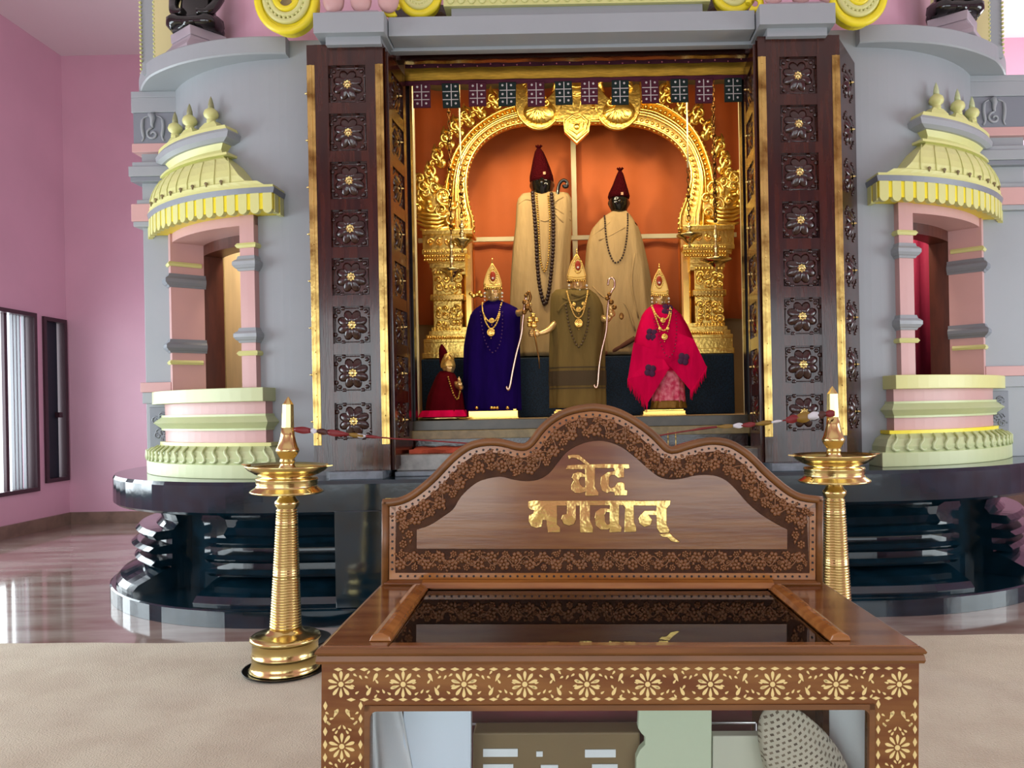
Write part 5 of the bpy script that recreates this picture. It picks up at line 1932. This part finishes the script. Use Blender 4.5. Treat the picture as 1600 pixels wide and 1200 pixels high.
def drop(c, ang, L, w):
    """tear shaped piece on the front face, pointing outwards from c"""
    pts = []
    for f, k in ((0, .12), (.25, .55), (.5, .9), (.7, 1), (.88, .75), (1, .1)):
        pts.append((f * L, k * w))
    pl = [(a, b) for a, b in pts] + [(a, -b) for a, b in reversed(pts)]
    ca, sa = math.cos(ang), math.sin(ang)
    m.prism([(c[0] + a * ca - b * sa, YI, c[1] + a * sa + b * ca) for a, b in pl], (0, .003, 0))


def diamond(c, a, b):
    m.prism([(c[0] - a, YI, c[1]), (c[0] - a * .4, YI, c[1] + b * .6), (c[0], YI, c[1] + b), (c[0] + a * .4, YI, c[1] + b * .6), (c[0] + a, YI, c[1]), (c[0] + a * .4, YI, c[1] - b * .6), (c[0], YI, c[1] - b), (c[0] - a * .4, YI, c[1] - b * .6)], (0, .003, 0))


def flower(c, R, n=10):
    for k in range(n):
        a = 2 * PI * k / n + PI / 2
        drop((c[0] + R * .30 * math.cos(a), c[1] + R * .30 * math.sin(a)), a, R * .70, R * .125)
    m.prism([(c[0] + R * .2 * math.cos(a), YI, c[1] + R * .2 * math.sin(a)) for a in [2 * PI * k / 10 for k in range(10)]], (0, .003, 0))


def sprig(c, sgn, flip):
    cx, cz = c
    drop((cx - .012 * sgn, cz + .006 * flip), 1.1 * flip if sgn > 0 else PI - 1.1 * flip, .018, .0035)
    for dx, dz, a, L in ((.012, .014, .6, .010), (.020, .004, -.2, .010), (.006, -.010, -1.0, .011), (.016, -.016, -.6, .010), (-.004, -.020, -2.2, .010), (-.020, -.010, 2.2, .012), (.026, -.008, .4, .009), (-.022, .012, 2.6, .009)):
        aa = a * flip
        if sgn < 0:
            aa = PI - aa
        drop((cx + sgn * dx, cz + flip * dz), aa, L * .85, .0021)


fcs = []
for px in (533, 630, 725, 820, 917, 1012, 1110, 1207, 1306, 1405):
    p = toloc(px, 1069, yl=0)
    fcs.append((p.x, p.z))
    flower((p.x, p.z), .0265)
for i in range(9):
    a, b = fcs[i], fcs[i + 1]
    sprig(((a[0] + b[0]) / 2 - .014, (a[1] + b[1]) / 2), -1, 1 if i % 2 else -1)
    sprig(((a[0] + b[0]) / 2 + .014, (a[1] + b[1]) / 2), 1, -1 if i % 2 else 1)
zt, zb = toloc(900, 1045, yl=0).z, toloc(900, 1092, yl=0).z
x = -hw + .035
i = 0
while x < hw - .03:
    diamond((x, zt), .0088, .0036)
    if wx0 - .03 < x < wx1 + .03:
        diamond((x, zb), .0088, .0036)
    x += .0256
for s, wx in ((-1, wx0), (1, wx1)):
    xm = (s * hw + wx) / 2 + s * .001
    for z in (toloc(533, 1166, yl=0).z if s < 0 else toloc(1409, 1168, yl=0).z,):
        for k in range(4):
            flower((xm, z - k * .16), .0265)
            for sg in (-1, 1):
                sprig((xm - sg * .004, z - k * .16 + .052), sg, 1)
                sprig((xm + sg * .002, z - k * .16 - .052), sg, -1)
    z = zb - .012
    while z > ZB + .1:
        for xx in (s * (hw - .010), wx + s * .008):
            mm = [(xx, YI, z - .009), (xx + .003, YI, z - .003), (xx + .0042, YI, z), (xx + .003, YI, z + .003), (xx, YI, z + .009), (xx - .003, YI, z + .003), (xx - .0042, YI, z), (xx - .003, YI, z - .003)]
            m.prism(mm, (0, .003, 0))
        z -= .0256
cobj('inlay', m, INLAY, fr_)

# carved backboard
YP = CD - .022
outer = [(598, 781), (616, 780), (636, 773.5), (655.6, 760), (675, 743), (692, 725), (706, 711), (720, 700), (734, 692), (753.6, 687), (776, 686.2), (793, 689), (808, 693), (820, 693.5), (829, 686), (840.4, 670.4), (854.4, 656.4), (874, 643.8), (896.4, 636), (921.6, 632),
         (936.8, 632.6), (959, 637), (981.6, 646.6), (1004, 660.6), (1023.6, 676), (1037.6, 690), (1049, 699), (1071, 693), (1093.6, 687), (1116, 684.4), (1141, 688.6), (1163.6, 701), (1180.4, 715), (1197, 732), (1214, 747.4), (1233.6, 763), (1253, 772.6), (1285, 777)]
inner = [(652, 827), (672.4, 820), (692, 807.6), (708.8, 795), (720, 776.8), (736.8, 760), (753.6, 750), (781.6, 744.6), (801, 748.8), (820.8, 751.6), (840.4, 749.4), (857, 740.4), (871, 723.6), (885, 706.8), (904.8, 695), (927, 689), (948, 690), (970.4, 698.4), (992.8, 715),
         (1012, 732), (1029, 744.6), (1046, 748.8), (1065.6, 747.4), (1088, 742.4), (1113, 742.6), (1132.8, 750), (1149.6, 765.6), (1166.4, 785), (1186, 802), (1208, 816), (1229, 827)]
OU = smoothpath([toloc(x, y, yl=YP) for x, y in outer], 3)
IN = smoothpath([toloc(x, y, yl=YP) for x, y in inner], 3)
zbot = CH
bl, br = Vector((OU[0].x, YP, zbot)), Vector((OU[-1].x, YP, zbot))


def offset(path, d):
    """path moved inwards (downwards) by d"""
    r = []
    for i, p in enumerate(path):
        a, b = path[max(0, i - 1)], path[min(len(path) - 1, i + 1)]
        t = (b - a).normalized()
        r.append(p + Vector((t.z, 0, -t.x)) * d)
    return r


m = MB()
m.prism([bl] + OU + [br], (0, .036, 0))
bb = cobj('carved_backboard', m, TEAK)
m = MB()
m.tube(offset(OU, .008), .0105, 10)
m.tube([OU[0] + Vector((.008, 0, -.004)), bl + Vector((.008, 0, .0))], .0105, 10)
m.tube([OU[-1] + Vector((-.008, 0, -.004)), br + Vector((-.008, 0, .0))], .0105, 10)
cobj('rounded_rim', m, TEAKD, bb)
o2 = offset(OU, .019)
o2 = [p for p in o2 if OU[0].x + .019 <= p.x <= OU[-1].x - .019]
zb2 = toloc(900, 905, yl=YP).z
zb1 = toloc(900, 895, yl=YP).z
# pale dotted strip
sl, sr = OU[0].x + .019, OU[-1].x - .019
o3 = [p for p in offset(OU, .036) if sl + .016 <= p.x <= sr - .016]
m = MB()


def ribbon(mb, A, B, yo, th=.003):
    n = max(len(A), len(B))
    def rs(path):
        L = [0]
        for a, b in zip(path[:-1], path[1:]):
            L.append(L[-1] + (b - a).length)
        out = []
        for i in range(n):
            d = L[-1] * i / (n - 1)
            k = max(j for j in range(len(L)) if L[j] <= d + 1e-9)
            k = min(k, len(path) - 2)
            f = (d - L[k]) / max(1e-9, L[k + 1] - L[k])
            out.append(path[k].lerp(path[k + 1], f))
        return out
    A, B = rs(A), rs(B)
    f = Vector((0, yo, 0))
    g = Vector((0, yo + th, 0))
    mb.grid([[p + g for p in A], [p + f for p in A], [p + f for p in B], [p + g for p in B]], False, False, True)


ribbon(m, o2, o3, -.003)
for xa_, xb_ in ((sl, sl + .016), (sr - .016, sr)):
    ztop = min(o2[0].z, o2[-1].z)
    m.box(xa_, xb_, YP - .003, YP, zb2, ztop)
m.box(sl + .016, sr - .016, YP - .003, YP, zb2, zb1)
st = cobj('dotted_strip', m, TEAKL, bb)
m = MB()


def dot(p):
    m.prism([(p.x + 0.0032 * math.cos(a), YP - .0045, p.z + .0032 * math.sin(a)) for a in [2 * PI * k / 8 for k in range(8)]], (0, .002, 0))


mid = [p for p in offset(OU, .0275) if sl + .006 <= p.x <= sr - .006]
for p, t in walk(mid, .0185, .01):
    dot(p)
x = sl + .03
while x < sr - .02:
    dot(Vector((x, 0, (zb1 + zb2) / 2)))
    x += .0195
z = zb1 + .01
while z < o2[0].z - .01:
    dot(Vector((sl + .008, 0, z)))
    dot(Vector((sr - .008, 0, z)))
    z += .0185
cobj('drilled_dots', m, DOTS, st)
# carved band
m = MB()
il, ir, zi = IN[0].x, IN[-1].x, toloc(940, 857, yl=YP).z
m.prism([Vector((sl + .016, YP, zb1))] + o3 + [Vector((sr - .016, YP, zb1))], (0, -.0015, 0))
cbm = cobj('carved_band', m, CARVE, bb)
m = MB()
random.seed(21)


def cflower(x, z, R):
    y = YP - .003
    a0 = random.random() * 2
    for k in range(6):
        a = a0 + 2 * PI * k / 6
        m.ball((x + R * .62 * math.cos(a), y, z + R * .62 * math.sin(a)), R * .36, .003, R * .36, 7, 4)
    m.ball((x, y - .002, z), R * .30, .003, R * .30, 7, 4)


def leaf(x, z, a, L):
    y = YP - .002
    d = Vector((math.cos(a), 0, math.sin(a)))
    p = Vector((x, y, z))
    m.tube([p, p + d * L * .5 + Vector((-d.z, 0, d.x)) * L * .15 + Vector((0, -.002, 0)), p + d * L], [.001, .0042, .001], 5, flat=.6)


# along the arched top
o4 = offset(OU, .062)
path = [p for p in offset(OU, .058) if sl + .02 < p.x < sr - .02]
i = 0
for p, t in walk(path, .036, .012):
    nn = Vector((t.z, 0, -t.x))
    sg = 1 if i % 2 else -1
    c = p + nn * sg * .011
    cflower(c.x, c.z, .0175)
    c2 = p - nn * sg * .016 + t * .004
    cflower(c2.x, c2.z, .0120)
    c2 = p - nn * sg * .010 + t * .018
    cflower(c2.x, c2.z, .0085)
    for k in range(7):
        a = random.random() * 6.3
        e = random.uniform(-.024, .024)
        leaf(p.x + nn.x * e + t.x * .006 * (k - 3), p.z + nn.z * e + t.z * .006 * (k - 3), a, .014)
    i += 1
vine = []
for k, (p, t) in enumerate(walk(path, .006, .004)):
    nn = Vector((t.z, 0, -t.x))
    vine.append(p + nn * .015 * math.cos(k * PI * .2) + Vector((0, -.003, 0)))
m.tube(vine, .0022, 5)
# bottom band and the side strips
xx = sl + .03
i = 0
zlo, zhi = zb1, zi
zm = (zlo + zhi) / 2
while xx < sr - .025:
    cflower(xx, zm + (.010 if i % 2 else -.010), .0165)
    cflower(xx + .003, zm - (.018 if i % 2 else -.018), .0100)
    cflower(xx + .017, zm - (.004 if i % 2 else -.004), .0080)
    for k in range(7):
        leaf(xx + .006 * (k - 3), zm + random.uniform(-.022, .022), random.random() * 6.3, .013)
    xx += .0345
    i += 1
m.tube([(sl + .02 + j * .006, YP - .004, zm + .013 * math.cos(j * .66)) for j in range(int((sr - sl - .04) / .006))], .0022, 5)
for s, xs, xe in ((-1, sl + .016, il), (1, ir, sr - .016)):
    z = zhi + .012
    while z < OU[0].z - .045:
        cflower((xs + xe) / 2 + (.008 if i % 2 else -.008), z, .012)
        leaf((xs + xe) / 2 - (.01 if i % 2 else -.01), z, 1.2, .014)
        leaf((xs + xe) / 2, z + .014, 2.6, .012)
        z += .026
        i += 1
cobj('flower_relief', m, CARVEH, cbm)
m = MB()
m.prism([Vector((il, YP, zi))] + IN + [Vector((ir, YP, zi))], (0, -.007, 0))
fld = cobj('polished_field', m, TEAK, bb)
# lower moulding and ledge
m = MB()
m.prism([(sl - .012, YP, CH), (sl - .012, YP - .012, CH), (sl - .012, YP - .014, CH + .006), (sl - .012, YP - .006, CH + .012), (sl - .012, YP, zb2)], (sr - sl + .024, 0, 0))
cobj('lower_moulding', m, TEAK, bb, bevel=.001)

# brass lettering
LET = {
    'top_bar': [(478, 250), (496, 212), (620, 203), (850, 198), (1045, 200), (1052, 238), (1020, 246), (1000, 236), (905, 240), (740, 238), (620, 250)],
    'vowel_stroke': [(498, 122), (540, 116), (600, 118), (640, 150), (706, 208), (664, 212), (610, 172), (570, 150), (530, 146), (508, 162)],
    'first_stem': [(650, 225), (742, 225), (740, 400), (772, 455), (772, 484), (655, 488), (655, 400)],
    'first_bowl': [(668, 300), (640, 288), (620, 274), (585, 270), (548, 285), (532, 325), (548, 352), (528, 390), (530, 432), (560, 460), (605, 464), (668, 445), (668, 408), (632, 404), (608, 380), (598, 345), (616, 318), (668, 322)],
    'second_body': [(905, 225), (1002, 225), (1000, 322), (948, 326), (915, 300), (890, 300), (868, 318), (866, 398), (884, 415), (925, 395), (940, 366), (980, 358), (1006, 375), (1008, 428), (1032, 436), (1028, 482), (918, 484), (915, 456), (882, 448), (850, 462), (804, 440), (788, 380), (796, 312), (850, 272), (915, 262)],
    'long_bar': [(268, 528), (1100, 525), (1100, 572), (955, 570), (700, 572), (570, 575), (300, 575)],
    'third_letter': [(143, 532), (200, 522), (268, 528), (320, 540), (402, 540), (402, 740), (430, 768), (430, 812), (320, 812), (308, 740), (308, 706), (276, 702), (266, 760), (220, 774), (170, 758), (146, 712), (150, 656), (188, 640), (196, 616), (165, 610), (143, 590)],
    'fourth_hook': [(470, 540), (572, 540), (572, 700), (556, 738), (510, 754), (460, 737), (438, 692), (452, 652), (490, 645), (492, 572)],
    'fourth_stem': [(605, 540), (697, 540), (697, 700), (724, 768), (724, 814), (608, 814)],
    'fifth_bowl': [(885, 604), (840, 593), (790, 596), (748, 624), (738, 680), (748, 752), (790, 788), (860, 788), (885, 765), (885, 732), (848, 740), (832, 720), (828, 662), (842, 630), (885, 636)],
    'fifth_stem': [(874, 540), (957, 540), (957, 740), (980, 766), (977, 808), (870, 814)],
    'sixth_stem': [(970, 530), (1087, 530), (1092, 720), (1112, 770), (1110, 808), (1002, 810), (1003, 770), (1010, 600)],
    'seventh_letter': [(1090, 530), (1418, 524), (1412, 565), (1382, 600), (1382, 740), (1408, 792), (1402, 815), (1320, 818), (1294, 780), (1290, 660), (1222, 656), (1254, 700), (1236, 748), (1180, 764), (1138, 736), (1128, 690), (1150, 650), (1182, 616), (1290, 614), (1290, 575), (1095, 572)],
    'end_stroke': [(1313, 826), (1410, 815), (1442, 850), (1504, 897), (1480, 904), (1420, 892), (1385, 856), (1340, 852)],
}
for i, (nm, pl) in enumerate(LET.items()):
    m = MB()
    yl = YP - .0085 - .0002 * (i % 4)
    pts = [toloc(800 + x / 5.714, 690 + y / 5.714, yl=yl) for x, y in pl]
    m.prism(pts, (0, .0075, 0))
    cobj('brass_letter_' + nm, m, BRASSK, fld, bevel=.0012)


# ---------------------------------------------------------------- things in the case
def inside(name, mb, m_, label, cat, bevel=0.0):
    for i, p in enumerate(mb.v):
        mb.v[i] = tuple(CL0 + RC @ Vector(p))
    return tag(obj(name, mb, m_, None, bevel), label, cat)


ZS = .522


def lx(px, y, py=1150):
    return toloc(px, py, yl=y).x


y = .13
inside('white_board', MB().box(lx(630, y), lx(736, y), y, y + .02, ZS, .86), BOARDW, 'pale blue white board standing upright left of centre in the display case', 'board', .002)
m = MB()
rows = []
for j in range(13):
    v = j / 12
    z = ZS + (.34) * v
    rows.append([(lx(572, .08) + (.115 * (1 - .55 * v)) * u, .085 + .03 * math.sin(u * 7 + v * 3) * (1 - .4 * v) + .05 * v, z + .012 * math.sin(u * 9)) for u in [k / 14 for k in range(15)]])
m.grid(rows)
o = inside('draped_cloth', m, CLOTHW, 'white cotton cloth draped at the left end inside the display case', 'cloth')
o.modifiers.new('t', 'SOLIDIFY').thickness = .004
y = .30
q = inside('maroon_book', MB().box(lx(737, y), lx(1175, y), y, y + .05, ZS, .80), MARB, 'long maroon cloth bound volume standing at the back of the display case', 'book', .003)
y2 = .27
zr = toloc(860, 1131, yl=y2).z
m = MB()
m.tube([(lx(690, y2), y2, zr), (lx(1180, y2), y2, zr)], .0035, 8)
m.tube([(lx(690, y2), y2, zr), (lx(690, y2), y2, ZS)], .0035, 8)
m.tube([(lx(1180, y2), y2, zr), (lx(1180, y2), y2, ZS)], .0035, 8)
inside('steel_rail', m, STEEL, 'thin steel rail in front of the maroon volume in the display case', 'rail')
y = .19
zt_ = toloc(860, 1145, yl=y).z
m = MB().box(lx(739, y), lx(1000, y), y, y + .06, ZS, zt_)
inside('brown_box', m, KHAKI, 'olive brown box standing in the middle of the display case', 'box', .004)
for i, (xa_, xb_, ya_, yb_) in enumerate(((755, 809, 1170, 1182), (838, 848, 1174, 1182), (914, 962, 1171, 1183), (755, 802, 1194, 1206), (845, 872, 1195, 1206), (925, 965, 1194, 1206))):  # window reflections in the front glass, built as pale patches on the box
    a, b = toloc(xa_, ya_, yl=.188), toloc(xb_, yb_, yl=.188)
    inside('painted_reflection', MB().box(a.x, b.x, .1865, .189, b.z, a.z), REFLW, ('wide painted window reflection at the upper left of the brown box front', 'tiny painted window reflection at the upper middle of the brown box front', 'wide painted window reflection at the upper right of the brown box front',
           'wide painted window reflection at the lower left of the brown box front', 'short painted window reflection at the lower middle of the brown box front', 'painted window reflection at the lower right of the brown box front')[i], 'painted reflection')
y = .16
m = MB()
zt_ = .84
pl = [(1000, 1108), (997, 1138), (1002, 1146), (1008, 1152), (1008, 1164), (1000, 1172), (994, 1185), (993, 1215)]
L = [toloc(x, yy, yl=y) for x, yy in pl]
R_ = lx(1112, y)
L = [Vector((p.x, y, p.z)) for p in L]
L[0].z = zt_
L[-1].z = ZS
m.prism(L + [Vector((R_, y, ZS)), Vector((R_, y, zt_))], (0, .025, 0))
inside('green_cloth_panel', m, CLOTHG, 'pale green cloth wrapped panel with a wavy left edge in the display case', 'panel', .002)
m = MB()
m.box(lx(1114, y), lx(1200, y), y, y + .03, ZS, toloc(1150, 1150, yl=y).z)
inside('ivory_box', m, mat('ivory_card', '#C8CBB8', .6), 'ivory coloured box right of the green panel in the display case', 'box', .003)
# woven shawl bundle
m = MB()
rows = []
c0 = Vector((lx(1270, .14), .14, ZS + .10))
nu, nv = 40, 22
for j in range(nv + 1):
    th = -PI / 2 + PI * j / nv
    row = []
    for k in range(nu):
        a = 2 * PI * k / nu
        f = 1 + .05 * math.sin(5 * a + 3 * th) + .03 * math.sin(11 * a - 2 * th)
        p = Vector((.085 * math.cos(th) * math.cos(a) * f, .06 * math.cos(th) * math.sin(a) * f, .20 * math.sin(th)))
        p = Matrix.Rotation(-.5, 3, 'Y') @ p
        row.append(c0 + p)
    rows.append(row)
b0 = len(m.v)
m.grid(rows, True, True)
m.v = [(x, y_, max(z, ZS)) for x, y_, z in m.v]
for i, p in enumerate(m.v):
    m.v[i] = tuple(CL0 + RC @ Vector(p))
o = obj('woven_shawl', m, PATT)
uvl = o.data.uv_layers.new(name='UVMap')
for poly in o.data.polygons:
    for li in poly.loop_indices:
        v = o.data.vertices[o.data.loops[li].vertex_index].co
        w = RCi @ (Vector(v) - CL0) - c0
        w = Matrix.Rotation(.5, 3, 'Y') @ w
        uvl.data[li].uv = (w.x * 1.0, w.z * 1.0)
tag(o, 'folded woven shawl with rows of dark dashes at the right of the display case', 'shawl')
m = MB()
rows = [[(lx(1300, .2) + .16 * u, .20 + .02 * math.sin(u * 8 + v * 2), ZS + .32 * v * (1 - .1 * u)) for u in [k / 12 for k in range(13)]] for v in [j / 8 for j in range(9)]]
m.grid(rows)
o = inside('white_backcloth', m, CLOTHW, 'white cloth standing behind the woven shawl in the display case', 'cloth')
o.modifiers.new('t', 'SOLIDIFY').thickness = .004

S.cycles.max_bounces = 8
S.cycles.transparent_max_bounces = 12
S.cycles.caustics_reflective = False
S.cycles.caustics_refractive = False
S.cycles.sample_clamp_indirect = 6.0
S.cycles.use_denoising = True
